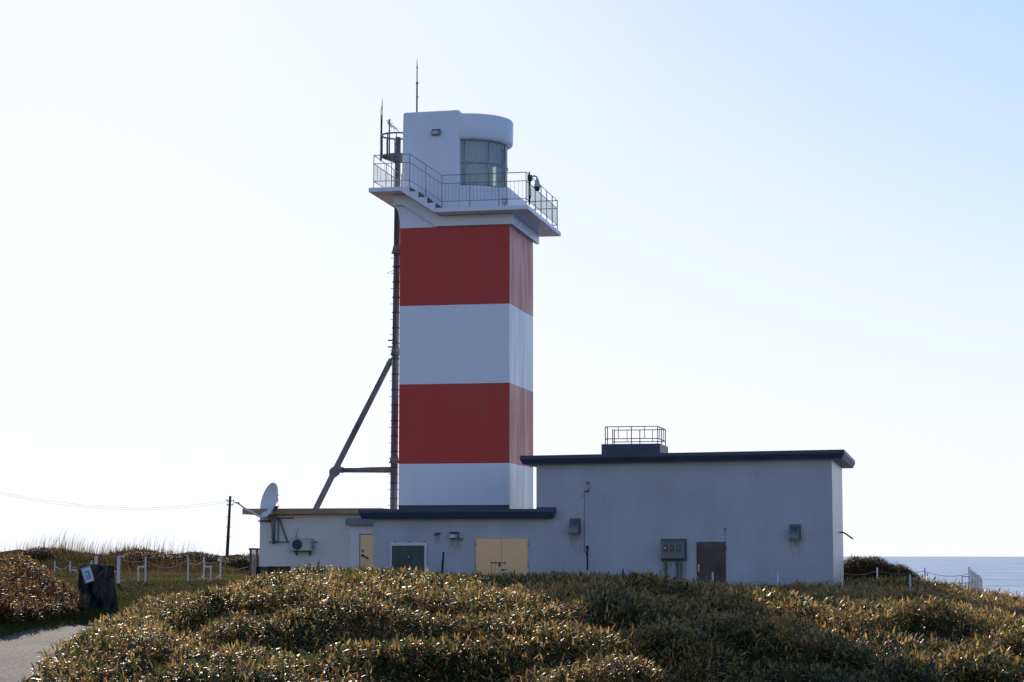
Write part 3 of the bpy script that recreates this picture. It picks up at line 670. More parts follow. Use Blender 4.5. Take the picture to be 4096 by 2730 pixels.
for u, w in ((6.66, .07), (7.06, .05), (7.20, .05)):
    q = MB(); q.box((u, BV - .12, -.1), (u + w, BV - .05, 1.366)); mc.part('conduit', q, M['greydark'])
q = MB(); q.prism([(6.52, 1.27), (7.42, 1.27), (7.40, .6), (7.2, .4), (6.7, .45), (6.54, .62)], BV - .006, BV - .003, 'y')

cp = Thing('cable_post', 'tall thin black pole with a box on top standing against the tiled wall', 'pole', (4.0, BV - .3, 0))
q = MB(); q.tube([(4.02, BV - .3, 0), (3.99, BV - .3, 1.60)], .032, 8); cp.part('pole', q, M['black'])
q = MB(); q.box((3.95, BV - .35, 1.68), (4.045, BV - .25, 1.82)); q.tube([(3.995, BV - .3, 1.58), (3.995, BV - .3, 1.7)], .03, 8); q.box((3.95, BV - .34, 1.5), (4.04, BV - .26, 1.53)); cp.part('box', q, M['black'])
q = MB(); q.tube([(3.84, BV - .012, 2.72), (3.845, BV - .012, 2.0), (3.84, BV - .02, 1.72), (3.86, BV - .05, 1.60), (3.92, BV - .15, 1.55), (3.99, BV - .27, 1.55)], .011, 5)
q.tube([(3.86, BV - .008, 3.71), (3.845, BV - .008, 2.72)], .005, 4); q.tube([(3.86, BV - .01, 3.71), (3.9, BV - .03, 3.70), (3.96, BV - .04, 3.67)], .011, 5); q.tube([(3.86, BV - .01, 3.7), (3.77, BV - .01, 3.64), (3.72, BV - .01, 3.5), (3.78, BV - .01, 3.48), (3.85, BV - .01, 3.58)], .004, 4)
q.box((3.955, BV - .06, 3.66), (3.995, BV - .001, 3.74)); q.box((3.975, BV - .03, 3.74), (4.0, BV - .001, 3.80))
single('cable', q, M['black'], 'thin black cable running down the tiled wall beside the curved vent cowl', 'cable', (3.85, BV, 1.6))
q = MB(); q.box((-1.08, BV - .9, -.1), (-1.02, BV - .86, 1.60)); q.box((-1.09, BV - .905, .9), (-1.07, BV - .855, 1.3))
st_ = single('stake', q, M['wood'], 'dark wooden stake leaning in front of the low wing beside the green window', 'stake', (-1.05, BV - .88, -.1)); st_.rotation_euler.y = R(2.5)

# ------------------------------------------------------------------ annex on the left
AV = -2.0
an = Thing('annex_building', 'low pale rendered annex with a brown roof edge to the left of the tower', 'building', (-6.8, AV, 0))
q = MB(); q.box((-9.218, AV, -.3), (-4.40, 2.2, 3.0)); q.box((-4.399, AV, -.3), (-3.75, -.03, 2.7)); an.part('wall', q, M['annex'])
q = MB(); q.box((-9.782, AV - .4, 3.012), (-4.37, 2.5, 3.217)); q.box((-9.782, AV - .405, 3.195), (-4.37, AV - .4, 3.222)); an.part('roof', q, [M['fascia']], bevel=.01)
q = MB(); q.box((-5.425, AV - .9, -.3), (-3.75, AV - .001, 2.57)); pc = an.part('porch', q, M['porch'], bevel=.01)
q = MB(); q.box((-5.555, AV - 1.1, 2.578), (-3.752, AV - .002, 2.846)); an.part('porch_roof', q, M['concrete'], bevel=.012)
q = MB(); v = AV - .9
q.box((-5.055, v - .03, .1), (-5.03, v - .001, 2.255)); q.box((-5.03, v - .03, 2.232), (-4.0, v - .001, 2.255)); df = an.part('door_frame', q, M['darksteel'])
q = MB(); q.box((-5.028, v - .02, .1), (-4.1, v - .002, 2.23)); dr_ = an.part('door', q, M['gold'])
q = MB(); q.lathe([(0, 0), (.04, 0), (.05, .02), (.05, .03)], (0, 0, 0), 14); q.v = [(-4.93 + x, v - .03 - z, 1.64 + y) for x, y, z in q.v]; an.part('lock', q, M['door_steel'], dr_)
q = MB(); q.tube([(-4.94, v - .02, 1.48), (-4.94, v - .08, 1.47)], .045, 8); q.tube([(-4.93, v - .07, 1.46), (-4.72, v - .08, 1.36)], .028, 8); an.part('handle', q, M['darksteel'], dr_)
q = MB(); q.tube([(-7.757, AV - .06, 2.05), (-7.757, AV - .06, 2.46), (-7.74, AV - .03, 2.52), (-7.73, AV, 2.52)], .042, 10); an.part('vent_pipe', q, M['pvc'])

ac = Thing('air_conditioner', 'ivory air conditioner unit with a round fan grille on the pale annex wall', 'air conditioner', (-7.5, AV - .2, 1.55))
q = MB(); q.box((-7.911, AV - .38, 1.65), (-7.09, AV - .08, 2.09)); cs = ac.part('casing', q, M['plastic'], bevel=.012)
q = MB(); q.box((-7.15, AV - .385, 1.66), (-7.145, AV - .379, 2.08)); q.box((-7.90, AV - .37, 2.091), (-7.1, AV - .09, 2.10)); q.box((-7.915, AV - .39, 1.632), (-7.10, AV - .08, 1.655)); ac.part('trim', q, M['rust'], cs)
q = MB(); xc_, zc_ = -7.625, 1.872
for k in range(9): r_ = .028 + k * .0205; q.tube([(xc_ + r_ * math.cos(t), AV - .388, zc_ + r_ * math.sin(t)) for t in np.linspace(0, 2 * math.pi, 33)], .0045, 4, cap=False)
for k in range(8): t = k * math.pi / 8; q.tube([(xc_ - .19 * math.cos(t), AV - .386, zc_ - .19 * math.sin(t)), (xc_ + .19 * math.cos(t), AV - .386, zc_ + .19 * math.sin(t))], .004, 4)
ac.part('fan_grille', q, M['grille'], cs)
q = MB(); q.lathe([(0, 0), (.195, 0)], (0, 0, 0), 32); q.v = [(xc_ + x, AV - .3815, zc_ + y) for x, y, z in q.v]; ac.part('fan', q, M['greydark'], cs)
q = MB(); q.box((-7.30, AV - .3825, 2.03), (-7.245, AV - .3805, 2.058)); ac.part('badge', q, M['blue'], cs)
q = MB(); q.tube([(-7.09, AV - .2, 1.98), (-7.04, AV - .22, 1.9), (-7.05, AV - .15, 1.78), (-7.09, AV - .1, 1.75)], .02, 6); ac.part('hose', q, M['plastic'], cs)
for u in (-7.74, -7.22):
    q = MB(); q.box((u - .02, AV - .34, 1.605), (u + .02, AV - .001, 1.635)); q.tube([(u, AV - .33, 1.6), (u, AV - .02, 1.48)], .015, 6); q.box((u - .02, AV - .03, 1.46), (u + .02, AV - .001, 1.605)); ac.part('wall_bracket', q, M['darksteel'])

ds = Thing('satellite_dish', 'large white satellite dish on a steel bracket at the left end of the annex', 'satellite dish', (-8.57, AV - .3, 1.9))
ax_ = Vector((-.70, -.68, .26)).normalized()
cc_ = Vector((-8.62, AV - .50, 3.52)); Rr = .66
t1 = ax_.cross(Vector((0, 0, 1))).normalized(); t2 = t1.cross(ax_)
def dish_prof(off, rim):
    vs = []; n = 48; K = 9
    for k in range(K):
        r_ = Rr * k / (K - 1); h = .22 * (r_ / Rr) ** 2 - .12 + off
        for i in range(n): a = i * 2 * math.pi / n; vs.append(cc_ + t1 * (r_ * .93 * math.cos(a)) + t2 * (r_ * math.sin(a)) + ax_ * h)
    fs = [(k * n + i, k * n + (i + 1) % n, (k + 1) * n + (i + 1) % n, (k + 1) * n + i) for k in range(K - 1) for i in range(n)]
    return vs, fs
q = MB(); v1, f1_ = dish_prof(0, 0); v2, f2_ = dish_prof(-.03, 0); q.add(v1, f1_, 0, True); q.add(v2, [f[::-1] for f in f2_], 0, True)
n = 48; rim1 = v1[-n:]; rim2 = v2[-n:]; q.add([*rim1, *rim2], [(i, (i + 1) % n, n + (i + 1) % n, n + i) for i in range(n)], 0, True)
rf = ds.part('reflector', q, M['dish'])
q = MB()
q.tube([rim1[k] for k in list(range(n)) + [0]], .016, 6); ds.part('rim', q, M['dish'], rf)
q = MB(); vv = AV - .50
q.tube([(-8.58, vv + .18, 3.30), (-8.68, vv + .12, 3.12), (-8.80, vv + .02, 2.96), (-8.88, vv - .03, 2.90), (-8.96, vv - .05, 2.89), (-9.06, vv - .08, 2.94), (-9.32, vv - .18, 3.08), (-9.60, vv - .28, 3.25), (-9.79, vv - .34, 3.40)], [.05, .05, .045, .045, .045, .045, .04, .034, .028], 8)
q.box((-8.70, vv + .0, 3.0), (-8.60, vv + .2, 3.3)); arm = ds.part('feed_arm', q, M['dish'])
q = MB(); q.tube([(-9.75, vv - .34, 3.40), (-9.86, vv - .36, 3.435), (-9.97, vv - .38, 3.445)], [.03, .026, .02], 8); q.tube([(-9.78, vv - .34, 3.40), (-9.77, vv - .34, 3.47)], .016, 6); ds.part('feed_horn', q, M['grille'], arm)
q = MB(); q.tube([(-8.57, AV - .30, 1.90), (-8.55, AV - .30, 3.30)], .062, 12); ds.part('pole', q, M['steel'])
q = MB(); q.box((-8.62, AV - .42, 3.14), (-8.44, AV - .22, 3.32)); q.tube([(-8.5, AV - .3, 3.2), (-8.38, AV - .3, 3.33)], .02, 6); q.tube([(-8.66, AV - .33, 3.01), (-8.44, AV - .33, 3.0)], .014, 6); q.tube([(-8.52, AV - .36, 3.15), (-8.40, AV - .36, 3.2)], .025, 6); ds.part('clamp', q, M['darksteel'])
q = MB(); q.box((-8.46, AV - .42, 3.48), (-8.39, AV - .34, 3.62)); q.box((-8.44, AV - .40, 3.70), (-8.37, AV - .34, 3.735)); q.tube([(-8.42, AV - .38, 3.40), (-8.42, AV - .38, 3.72)], .008, 5); ds.part('level_box', q, M['plastic'])
q = MB()
q.box((-8.77, AV - .06, 2.85), (-7.88, AV - .001, 2.893)); q.box((-8.83, AV - .06, 1.955), (-6.965, AV - .001, 2.0))
q.box((-8.62, AV - .28, 1.94), (-8.50, AV - .06, 2.02)); q.box((-8.62, AV - .28, 2.83), (-8.50, AV - .06, 2.9))
q.tube([(-8.41, AV - .1, 2.84), (-8.115, AV - .04, 1.98)], .03, 6); q.tube([(-8.66, AV - .05, 2.0), (-8.58, AV - .28, 2.75)], .02, 6); q.box((-8.50, AV - .05, 1.96), (-8.45, AV - .003, 2.9))
for z in (2.79, 2.745): q.tube([(-9.27, AV - .07, z), (-8.7, AV - .10, z)], .018, 6)
ds.part('bracket_frame', q, M['steel'])
q = MB(); q.tube([(-8.72, AV - .35, 3.0), (-8.78, AV - .3, 2.85), (-8.70, AV - .36, 2.72), (-8.64, AV - .37, 2.68), (-8.62, AV - .37, 2.4), (-8.63, AV - .37, 2.1)], .014, 6); q.tube([(-8.6, AV - .38, 3.02), (-8.70, AV - .36, 2.9), (-8.74, AV - .36, 2.76), (-8.66, AV - .36, 2.8)], .012, 5); ds.part('cable', q, M['black'])

# ------------------------------------------------------------------ things on the grass at the left
def gz(x, y): return float(ground(np.array([x]), np.array([y]))[0])

def rock(name, label, cat, c, size, taper, amp, seed, m, sub=4):
    bm = bmesh.new(); bmesh.ops.create_cube(bm, size=1)
    bmesh.ops.subdivide_edges(bm, edges=bm.edges[:], cuts=sub * 2 + 1, use_grid_fill=True)
    r_ = random.Random(seed)
    fr = [(Vector((r_.uniform(-4, 4), r_.uniform(-4, 4), r_.uniform(-2.2, 2.2))), r_.uniform(0, 6), r_.uniform(.4, 1)) for _ in range(14)]
    for v in bm.verts:
        p = v.co.copy(); k = 1 - taper * (p.z + .5)
        q_ = Vector((p.x * size[0] * k, p.y * size[1] * k, p.z * size[2]))
        # planes of split stone: stepped noise
        s = sum(round(math.sin(f.dot(q_) * 1.6 + ph) * 2) / 2 * a for f, ph, a in fr) / 7
        d = Vector((p.x, p.y, p.z * .25)).normalized()
        v.co = q_ + d * s * amp + Vector((r_.uniform(-1, 1), r_.uniform(-1, 1), r_.uniform(-1, 1))) * amp * .12
    me = bpy.data.meshes.new(name); bm.to_mesh(me); bm.free(); me.materials.append(m)
    o = bpy.data.objects.new(name, me); COL.objects.link(o); o.location = c
    return tag(o, label, cat)
M['rock'] = mottle(mat('dark rock', (.03, .03, .028), .9, 0, .15), (.010, .010, .008), (.085, .085, .068), 5, (1, 1, .35), .38, .62, 1.0, 9)
rx = at(385, 2330, 66).x; rz = gz(rx, 66)
pz_top = at(385, 2262, 66).z
rock('rock_pillar', 'broad dark rough stone pillar beside the path with a notice hung on it', 'stone', (rx, 66, (pz_top + rz - .35) / 2), (1.12, .7, pz_top - rz + .35), .13, .17, 5, M['rock'])
nb = Thing('notice', 'tilted laminated notice with a blue panel hung on the dark stone pillar', 'sign', at(351, 2299, 65.5), world=True)
nb.o.rotation_euler = (R(-8), R(-19), R(6))
nb.base = Vector((0, 0, 0))
q = MB(); q.box((-.155, -.012, -.25), (.155, .012, .25)); nb.part('backing', q, M['tape'])
q = MB(); q.box((-.115, -.018, -.235), (.12, -.0125, .20)); nb.part('sheet', q, M['paper'])
q = MB(); q.box((-.075, -.0215, -.15), (.07, -.0185, .13)); nb.part('printed_panel', q, M['blue'])
q = MB()
for k in range(3): q.box((-.06, -.0235, -.125 + k * .03), (.03 + .01 * (k % 2), -.0217, -.115 + k * .03))
q.box((-.05, -.0235, -.02), (.015, -.0217, .055)); q.box((-.06, -.0235, .09), (.05, -.0217, .105)); nb.part('print', q, M['paper'])
q = MB(); p0 = at(351, 2262, 65.45); p1 = at(430, 2283, 65.5); p2 = at(470, 2330, 65.6); p3 = at(560, 2372, 67)
q.tube([at(375, 2320, 65.45), at(400, 2296, 65.42), at(413, 2284, 65.45)], .008, 4); q.tube([at(440, 2315, 65.45), at(455, 2327, 65.6), at(500, 2345, 66.2), p3], .010, 5)
q.v = [tuple(Vector(p) - at(413, 2284, 65.45)) for p in q.v]
o = q.build('cord', M['rope']); o.location = at(413, 2284, 65.45); tag(o, 'thin cord stretched from the dark stone pillar across the grass', 'cord')
bx = at(1090, 2290, 69.5).x; bt = at(1090, 2266, 69.5).z; bb = gz(bx, 69.5)
rock('stone_block', 'low flat topped dark stone block in the grass before the annex', 'stone', (bx, 69.8, (bt + bb - .3) / 2), (1.10, .7, bt - bb + .3), .03, .05, 9, M['rock'])

# white fence posts: one post of each kind, then copies
def post_mesh(w, h, brace=0):
    q = MB(); q.box((-w / 2, -w / 2, -.5), (w / 2, w / 2, h)); return q
def make_post(w, h): return post_mesh(w, h).build('fence_post', M['post'], None, (0, 0, 0), .006)
PROT = {'thin': make_post(.055, 1.05), 'thick': make_post(.105, 1.05)}
USED = set()
def post(px, top, Y, label, kind='thin', group='white posts of the rope fence', brace=None, zt=None):
    p = at(px, top, Y)
    o = PROT[kind]
    if kind in USED:
        o = o.copy(); COL.objects.link(o)
    USED.add(kind)
    o.location = (p.x, p.y, p.z - 1.05); tag(o, label, 'post', group)
    if brace:
        q = MB(); s = brace * .27
        q.box((s - .022, -.03, -.4), (s + .022, .03, .70)); lo_, hi_ = sorted((brace * .03, s + brace * .022)); q.box((lo_, -.028, .655), (hi_, .028, .698))
        q.build('brace', M['post'], o)
    return p
Z5 = lambda x, y: (x / 1.9356, 1920 + y / 1.9356)
LP = []
for x, y, Y_, k, br, lab in (
    (425, 628, 91, 'thin', None, 'far white post at the left end, rising just above the brown bank'),
    (543, 630, 90, 'thin', 1, 'far white post with a small side brace left of the stone pillar'),
    (709, 625, 91, 'thin', None, 'thin white post tip just behind the top of the stone pillar'),
    (745, 590, 82, 'thick', None, 'thick white post half hidden behind the stone pillar'),
    (920, 590, 79, 'thick', None, 'thick white post standing clear on the grass right of the stone pillar'),
    (1128, 597, 80, 'thin', -1, 'thin white post braced on its left side, next after the thick post'),
    (1457, 593, 80, 'thin', None, 'thin white unbraced post in mid grass with a gap to its left'),
    (1579, 597, 81, 'thin', 1, 'thin white post braced on its right side, near the annex'),
    (1708, 593, 82, 'thin', None, 'thin white post closest to the wire fence at the annex')):
    LP.append(post(*Z5(x, y), Y_, lab, k, 'white posts in the grass left of the annex', br))
def chain(a, b, sag, da, db, label, group, r=.010, m='chain', name='chain'):
    a = Vector(a) - Vector((0, 0, da)); b = Vector(b) - Vector((0, 0, db)); mid = (a + b) / 2; q = MB()
    q.tube([a.lerp(b, t) - Vector((0, 0, sag * 4 * t * (1 - t))) - mid for t in np.linspace(0, 1, 13)], r, 5)
    o = q.build(name, M[m]); o.location = mid; return tag(o, label, 'chain' if name == 'chain' else 'wire', group)
G1 = 'chains hung between the posts left of the annex'
chain(LP[0], LP[1], .2, .2, .1, 'sagging chain left of the stone pillar between the two far posts', G1)
chain(LP[1], LP[2], .15, .2, .1, 'chain running behind the stone pillar from the braced far post', G1)
chain(LP[3], LP[4], .08, .55, .55, 'chain between the two thick posts beside the stone pillar', G1)
chain(LP[4], LP[5], .1, .1, .12, 'upper chain from the thick clear post to the left braced post', G1)
chain(LP[5], LP[6], .30, .12, .12, 'deep sagging chain across the widest gap in the grass', G1)
chain(LP[5], LP[6], .03, .93, .98, 'low chain near the ground across the widest gap', G1)
chain(LP[6], LP[7], .14, .2, .12, 'upper chain into the right braced post', G1)
chain(LP[6], LP[7], .10, .85, .72, 'lower chain into the right braced post', G1)
chain(LP[7], LP[8], .10, .18, .12, 'upper chain into the post beside the wire fence', G1)
chain(LP[7], LP[8], .10, .80, .72, 'lower chain into the post beside the wire fence', G1)
fe = at(1003, 2258, 83)
chain(LP[8], fe, .12, .4, .05, 'chain running on to the wire fence at the annex', G1)

# row of posts seen end on at the right, and the lines that meet there
Z8 = lambda x, y: (3760 + x / 6.271, 2200 + y / 6.271)
row = []
rl_ = [(723, 432, 'tallest white post at the far end of the seaward post row'), (774, 487, 'second white post from the far end of the seaward post row'), (811, 528, 'third white post from the far end of the seaward post row'),
       (855, 545, 'fourth white post from the far end of the seaward post row'), (889, 590, 'middle white post of the seaward post row'), (933, 612, 'fourth white post from the near end of the seaward post row'),
       (975, 628, 'third white post from the near end of the seaward post row'), (1012, 672, 'second white post from the near end of the seaward post row'), (1034, 722, 'nearest white post of the seaward post row, where the front chain ends')]
for i, (x, y, lab) in enumerate(rl_):
    row.append(post(*Z8(x, y), 82 - i * 1.5, lab, 'thin', 'white posts in the row toward the sea', -1 if i in (0, 4, 7) else None))
bk = [post(3509, 2272, 83, 'white post in front of the round brown shrub', 'thin', 'white posts right of the block'), post(3698.7, 2272, 83, 'white post at the right foot of the brown shrub, against the sea', 'thin', 'white posts right of the block')]
fr = []
for px, py, Y_, lab in ((2101.8, 2281, 71.5, 'white post tip beside the tan double door'), (2350.8, 2284, 70.3, 'white post tip at the foot of the black cable pole'), (2850.5, 2290, 69.0, 'white post tip in front of the brown door'),
                        (3110.6, 2294, 68.5, 'white post tip before the bare stretch of wall right of the brown door'), (3366.6, 2294, 69, 'white post at the right corner of the tiled block'), (3640, 2300, 70, 'bluish white post at the lower right of the brown shrub')):
    fr.append(post(px, py, Y_, lab, 'thin', 'white posts along the front of the block'))
G2 = 'chains of the fence round the block'
chain(bk[0], bk[1], .12, .12, .12, 'dark chain across the foot of the brown shrub', G2, .01, 'rope')
chain(bk[1], row[0], .14, .14, .26, 'dark chain against the sea into the seaward post row', G2, .01, 'rope')
chain(at(3375, 2295, 84), bk[0], .1, 0, .12, 'dark chain from the corner of the block to the shrub post', G2, .01, 'rope')
for k in range(8): chain(row[k], row[k + 1], .05, .2, .2, 'short chain between posts of the seaward row', 'chains inside the seaward row', .008, 'rope')
for k, lab in ((0, 'low chain before the tan door and the tiled wall'), (1, 'low chain before the meter cabinet'), (2, 'low chain right of the brown door'), (3, 'low chain toward the right corner of the block'), (4, 'low chain passing the right corner of the block')):
    chain(fr[k], fr[k + 1], .2, .12, .12, lab, G2, .005, 'rope')
chain(fr[5], row[8], .16, .12, .05, 'dark chain sweeping up to the nearest post of the seaward row', G2, .01, 'rope')
for px, py, lab in ((2016.5, 2290, 'short grey pipe stub with a rounded top left of the other stub'), (2043.5, 2288, 'short grey pipe stub with a rounded top nearest the right door leaf')):
    p = at(px, py, 72.4); q = MB(); q.lathe([(0, 0), (.035, -.01), (.06, -.04), (.065, -.08), (.065, -1.0)], (0, 0, 0), 14)
    o = q.build('pipe_stub', M['galv']); o.location = p; tag(o, lab, 'pipe', 'pipe stubs before the tan doors')
p = at(1836, 2288, 71.5); q = MB(); q.lathe([(0, 0), (.03, -.01), (.055, -.04), (.06, -.08), (.06, -1.0)], (0, 0, 0), 14); o = q.build('pipe_stub', M['galv']); o.location = p; tag(o, 'short grey pipe stub left of the tan double door, low in the leaves', 'pipe', 'pipe stubs before the tan doors')

# wire fence at the annex
wf_ = Thing('wire_fence', 'short chain link fence panel with dark posts at the left corner of the annex', 'fence', at(1003, 2317, 82), world=True)
a = at(1003, 2197, 82); b_ = at(1028, 2197, 84.5); c_ = at(1045, 2197, 86.5)
for p in (a, b_):
    q = MB(); q.tube([p + Vector((0, 0, .0)), Vector((p.x, p.y, -.2))], .045, 8); wf_.part('post', q, M['darksteel'])
q = MB(); q.tube([a + Vector((-.05, -.0, 0)), b_, c_], .038, 8); wf_.part('rail', q, M['darksteel'])
q = MB(); dirv = (c_ - a); Ln = dirv.length; Hh = 1.15
for k in range(-12, 46):
    for s in (1, -1):
        pts = []
        for t in (0.0, 1.0):
            z = t * Hh; x = k * .13 + (z if s > 0 else Hh - z); pts.append((x, z))
        (x0, z0), (x1, z1) = pts
        # clip to the panel
        if x0 > x1: (x0, z0), (x1, z1) = (x1, z1), (x0, z0)
        if x1 <= 0 or x0 >= Ln: continue
        if x0 < 0: z0 += (z1 - z0) * (0 - x0) / (x1 - x0); x0 = 0
        if x1 > Ln: z1 = z0 + (z1 - z0) * (Ln - x0) / (x1 - x0); x1 = Ln
        q.tube([a + dirv * (x0 / Ln) + Vector((0, 0, z0 - Hh)), a + dirv * (x1 / Ln) + Vector((0, 0, z1 - Hh))], .004, 3, cap=False)
wf_.part('mesh', q, M['rail'])

# utility pole and wires
PY = 190
pt, pb = at(921, 1985, PY), at(908, 2232, PY); pd = (pb - pt); foot = pt + pd * 1.35
up = Thing('utility_pole', 'slim dark utility pole leaning behind the dune left of the annex', 'utility pole', foot, world=True)
q = MB(); q.tube([foot, pt], [.17, .11], 10); up.part('pole', q, M['wood'])
for z, w in ((.45, .34), (.8, .30)):
    q = MB(); q.box((pt.x - w, PY - .06, pt.z - z - .04), (pt.x + w, PY + .06, pt.z - z + .04))
    for s in (-1, 1): q.tube([(pt.x + s * w * .9, PY, pt.z - z), (pt.x + s * w * .9, PY, pt.z - z + .14)], .04, 6)
    up.part('crossarm', q, M['darksteel'])
q = MB()
for z in (1.9, 2.8, 3.7): q.box((pt.x - .32, PY - .03, pt.z - z), (pt.x + .1, PY + .03, pt.z - z + .05))
up.part('step', q, M['darksteel'])
def span(pts, Y, r, label, Y2=None):
    n = len(pts); P_ = [at(x, y, Y + ((Y2 or Y) - Y) * i / (n - 1)) for i, (x, y) in enumerate(pts)]
    # smooth the measured points with a Catmull-Rom curve
    out = []
    for i in range(n - 1):
        p0, p1, p2, p3 = P_[max(i - 1, 0)], P_[i], P_[i + 1], P_[min(i + 2, n - 1)]
        for k in range(6):
            t = k / 6; out.append(.5 * ((2 * p1) + (p2 - p0) * t + (2 * p0 - 5 * p1 + 4 * p2 - p3) * t * t + (3 * p1 - p0 - 3 * p2 + p3) * t ** 3))
    out.append(P_[-1]); mid = out[len(out) // 2]; q = MB(); q.tube([p - mid for p in out], r, 4)
    o = q.build('overhead_wire', M['wire']); o.location = mid; tag(o, label, 'wire', 'overhead wires at the pole')
Zw = lambda l: [(x / 1.9356, 1920 + y / 1.9356) for x, y in l]
span(Zw([(-2200, -420), (-1100, -130), (-300, 45), (0, 93), (250, 142), (500, 178), (800, 208), (1100, 218), (1400, 203), (1772, 158)]), 150, .008, 'upper of the two long overhead wires left of the pole', PY)
span(Zw([(-2200, -405), (-1100, -115), (-300, 60), (0, 110), (250, 158), (500, 195), (800, 223), (1100, 233), (1400, 220), (1772, 174)]), 150, .008, 'lower of the two long overhead wires left of the pole', PY)
span(Zw([(1795, 165), (1850, 205), (1930, 270), (2008, 340)]), PY, .010, 'thin wire from the pole down to the annex corner', 84)

# ------------------------------------------------------------------ plants
def leaf_mat(name, rough=.32, trans=.4, spec=.5):
    m = bpy.data.materials.new(name); m.use_nodes = True; p = m.node_tree.nodes['Principled BSDF']; out = m.node_tree.nodes['Material Output']
    at_ = N(m, "ShaderNodeVertexColor"); at_.layer_name = 'tint'
    L(m, at_.outputs['Color'], p.inputs['Base Color']); p.inputs['Roughness'].default_value = rough; p.inputs['Specular IOR Level'].default_value = spec
    tl = N(m, "ShaderNodeBsdfTranslucent"); L(m, at_.outputs['Color'], tl.inputs['Color'])
    mx = N(m, "ShaderNodeMixShader"); mx.inputs[0].default_value = trans
    L(m, p.outputs[0], mx.inputs[1]); L(m, tl.outputs[0], mx.inputs[2]); L(m, mx.outputs[0], out.inputs['Surface'])
    return m

def leaves(base, az, el, droop, ln, wd, col, roll=None):
    """one folded lance leaf per row: 6 vertices, two triangles and one quad"""
    n = len(base); S = (0, .28, .66, 1.0); HW = (0, 1.0, .72, 0)
    h = np.stack([np.cos(az), np.sin(az), np.zeros(n)], 1); side = np.stack([-np.sin(az), np.cos(az), np.zeros(n)], 1)
    if roll is None: roll = np.zeros(n)
    pts = [base]; 
    for k in range(3):
        e = el - droop * (S[k] + S[k + 1]) / 2
        d = h * np.cos(e)[:, None]; d[:, 2] += np.sin(e)
        pts.append(pts[-1] + d * (ln * (S[k + 1] - S[k]))[:, None])
    nrm = np.zeros((n, 3)); nrm[:, 2] = 1
    sd = side * np.cos(roll)[:, None] + nrm * np.sin(roll)[:, None]
    v = np.empty((n, 6, 3), np.float32)
    v[:, 0] = pts[0]; v[:, 5] = pts[3]
    for k, (i, j) in ((1, (1, 2)), (2, (3, 4))):
        w = sd * (wd * HW[k] / 2)[:, None]; v[:, i] = pts[k] - w; v[:, j] = pts[k] + w
    b0 = np.arange(n)[:, None] * 6
    tris = np.concatenate([b0 + np.array([0, 1, 2]), b0 + np.array([3, 5, 4])]); quads = b0 + np.array([1, 3, 4, 2])
    return v.reshape(-1, 3), tris, quads, np.repeat(col, 6, 0)

def blades(base, az, ln, wd, lean, bend, col):
    """tapering grass blade, 5 vertices"""
    n = len(base); h = np.stack([np.cos(az), np.sin(az), np.zeros(n)], 1)
    phi = rng.uniform(0, 6.28, n); side = np.stack([np.cos(phi), np.sin(phi), np.zeros(n)], 1)
    m1 = base + h * (np.sin(lean) * ln * .55)[:, None]; m1[:, 2] += np.cos(lean) * ln * .55
    l2 = lean + bend; tp = m1 + h * (np.sin(l2) * ln * .45)[:, None]; tp[:, 2] += np.cos(l2) * ln * .45
    v = np.empty((n, 5, 3), np.float32); w = side * (wd / 2)[:, None]
    v[:, 0] = base - w; v[:, 1] = base + w; v[:, 2] = m1 - w * .7; v[:, 3] = m1 + w * .7; v[:, 4] = tp
    b0 = np.arange(n)[:, None] * 5
    return v.reshape(-1, 3), b0 + np.array([2, 3, 4]), b0 + np.array([0, 1, 3, 2]), np.repeat(col, 5, 0)

def join(parts):
    vs, ts, qs, cs = [], [], [], []; o = 0
    for v, t, q, c in parts: vs.append(v); ts.append(t + o); qs.append(q + o); cs.append(c); o += len(v)
    return np.concatenate(vs), np.concatenate(ts), np.concatenate(qs), np.concatenate(cs)

def plant_obj(name, parts, m, kind='stuff', label=None, cat=None, origin=None):
    v, t, q, c = join(parts)
    if origin is not None: v = v - np.array(origin, np.float32)
    me = np_mesh(name, v, t, q, c); me.materials.append(m); o = bpy.data.objects.new(name, me); COL.objects.link(o)
    if origin is not None: o.location = origin
    return tag(o, label, cat, None, kind)

def fbm(x, y, f, seed):
    r_ = np.random.default_rng(seed); s = 0
    for k in range(7):
        t, ph, ff = r_.uniform(0, 6.28), r_.uniform(0, 6.28), f * 1.45 ** k
        s = s + np.sin(ff * (x * math.cos(t) + y * math.sin(t)) + ph + 1.3 * np.sin(ff * .6 * (x * math.sin(t) - y * math.cos(t)) + ph * 2)) * .8 ** k
    return s / 2.6

def pal(cols, idx, jit=.18):
    c = np.array(cols)[idx]; return np.clip(c * np.exp(rng.normal(0, jit, (len(idx), 1))) * np.exp(rng.normal(0, .05, (len(idx), 3))), 0, 1)

FR = np.array(FRAME.inverted())
def uv_of(x, y):
    return FR[0, 0] * x + FR[0, 1] * y + FR[0, 3], FR[1, 0] * x + FR[1, 1] * y + FR[1, 3]
def clear_of_buildings(x, y, m=.15):
    u, v = uv_of(x, y)
    a = (u > -3.75 - m) & (u < 12.4 + m) & (v > BV - m) & (v < 2); b = (u > -9.3 - m) & (u < -3.5) & (v > -3 - m) & (v < 3)
    c = (u > -4.4) & (u < .1) & (v > -m) & (v < 5)
    return ~(a | b | c)
def scatter(x0, x1, y0, y1, dens):
    n = int((x1 - x0) * (y1 - y0) * dens); return rng.uniform(x0, x1, n), rng.uniform(y0, y1, n)
def in_view(x, y, m=1.5): return np.abs(x) < .2435 * y + m

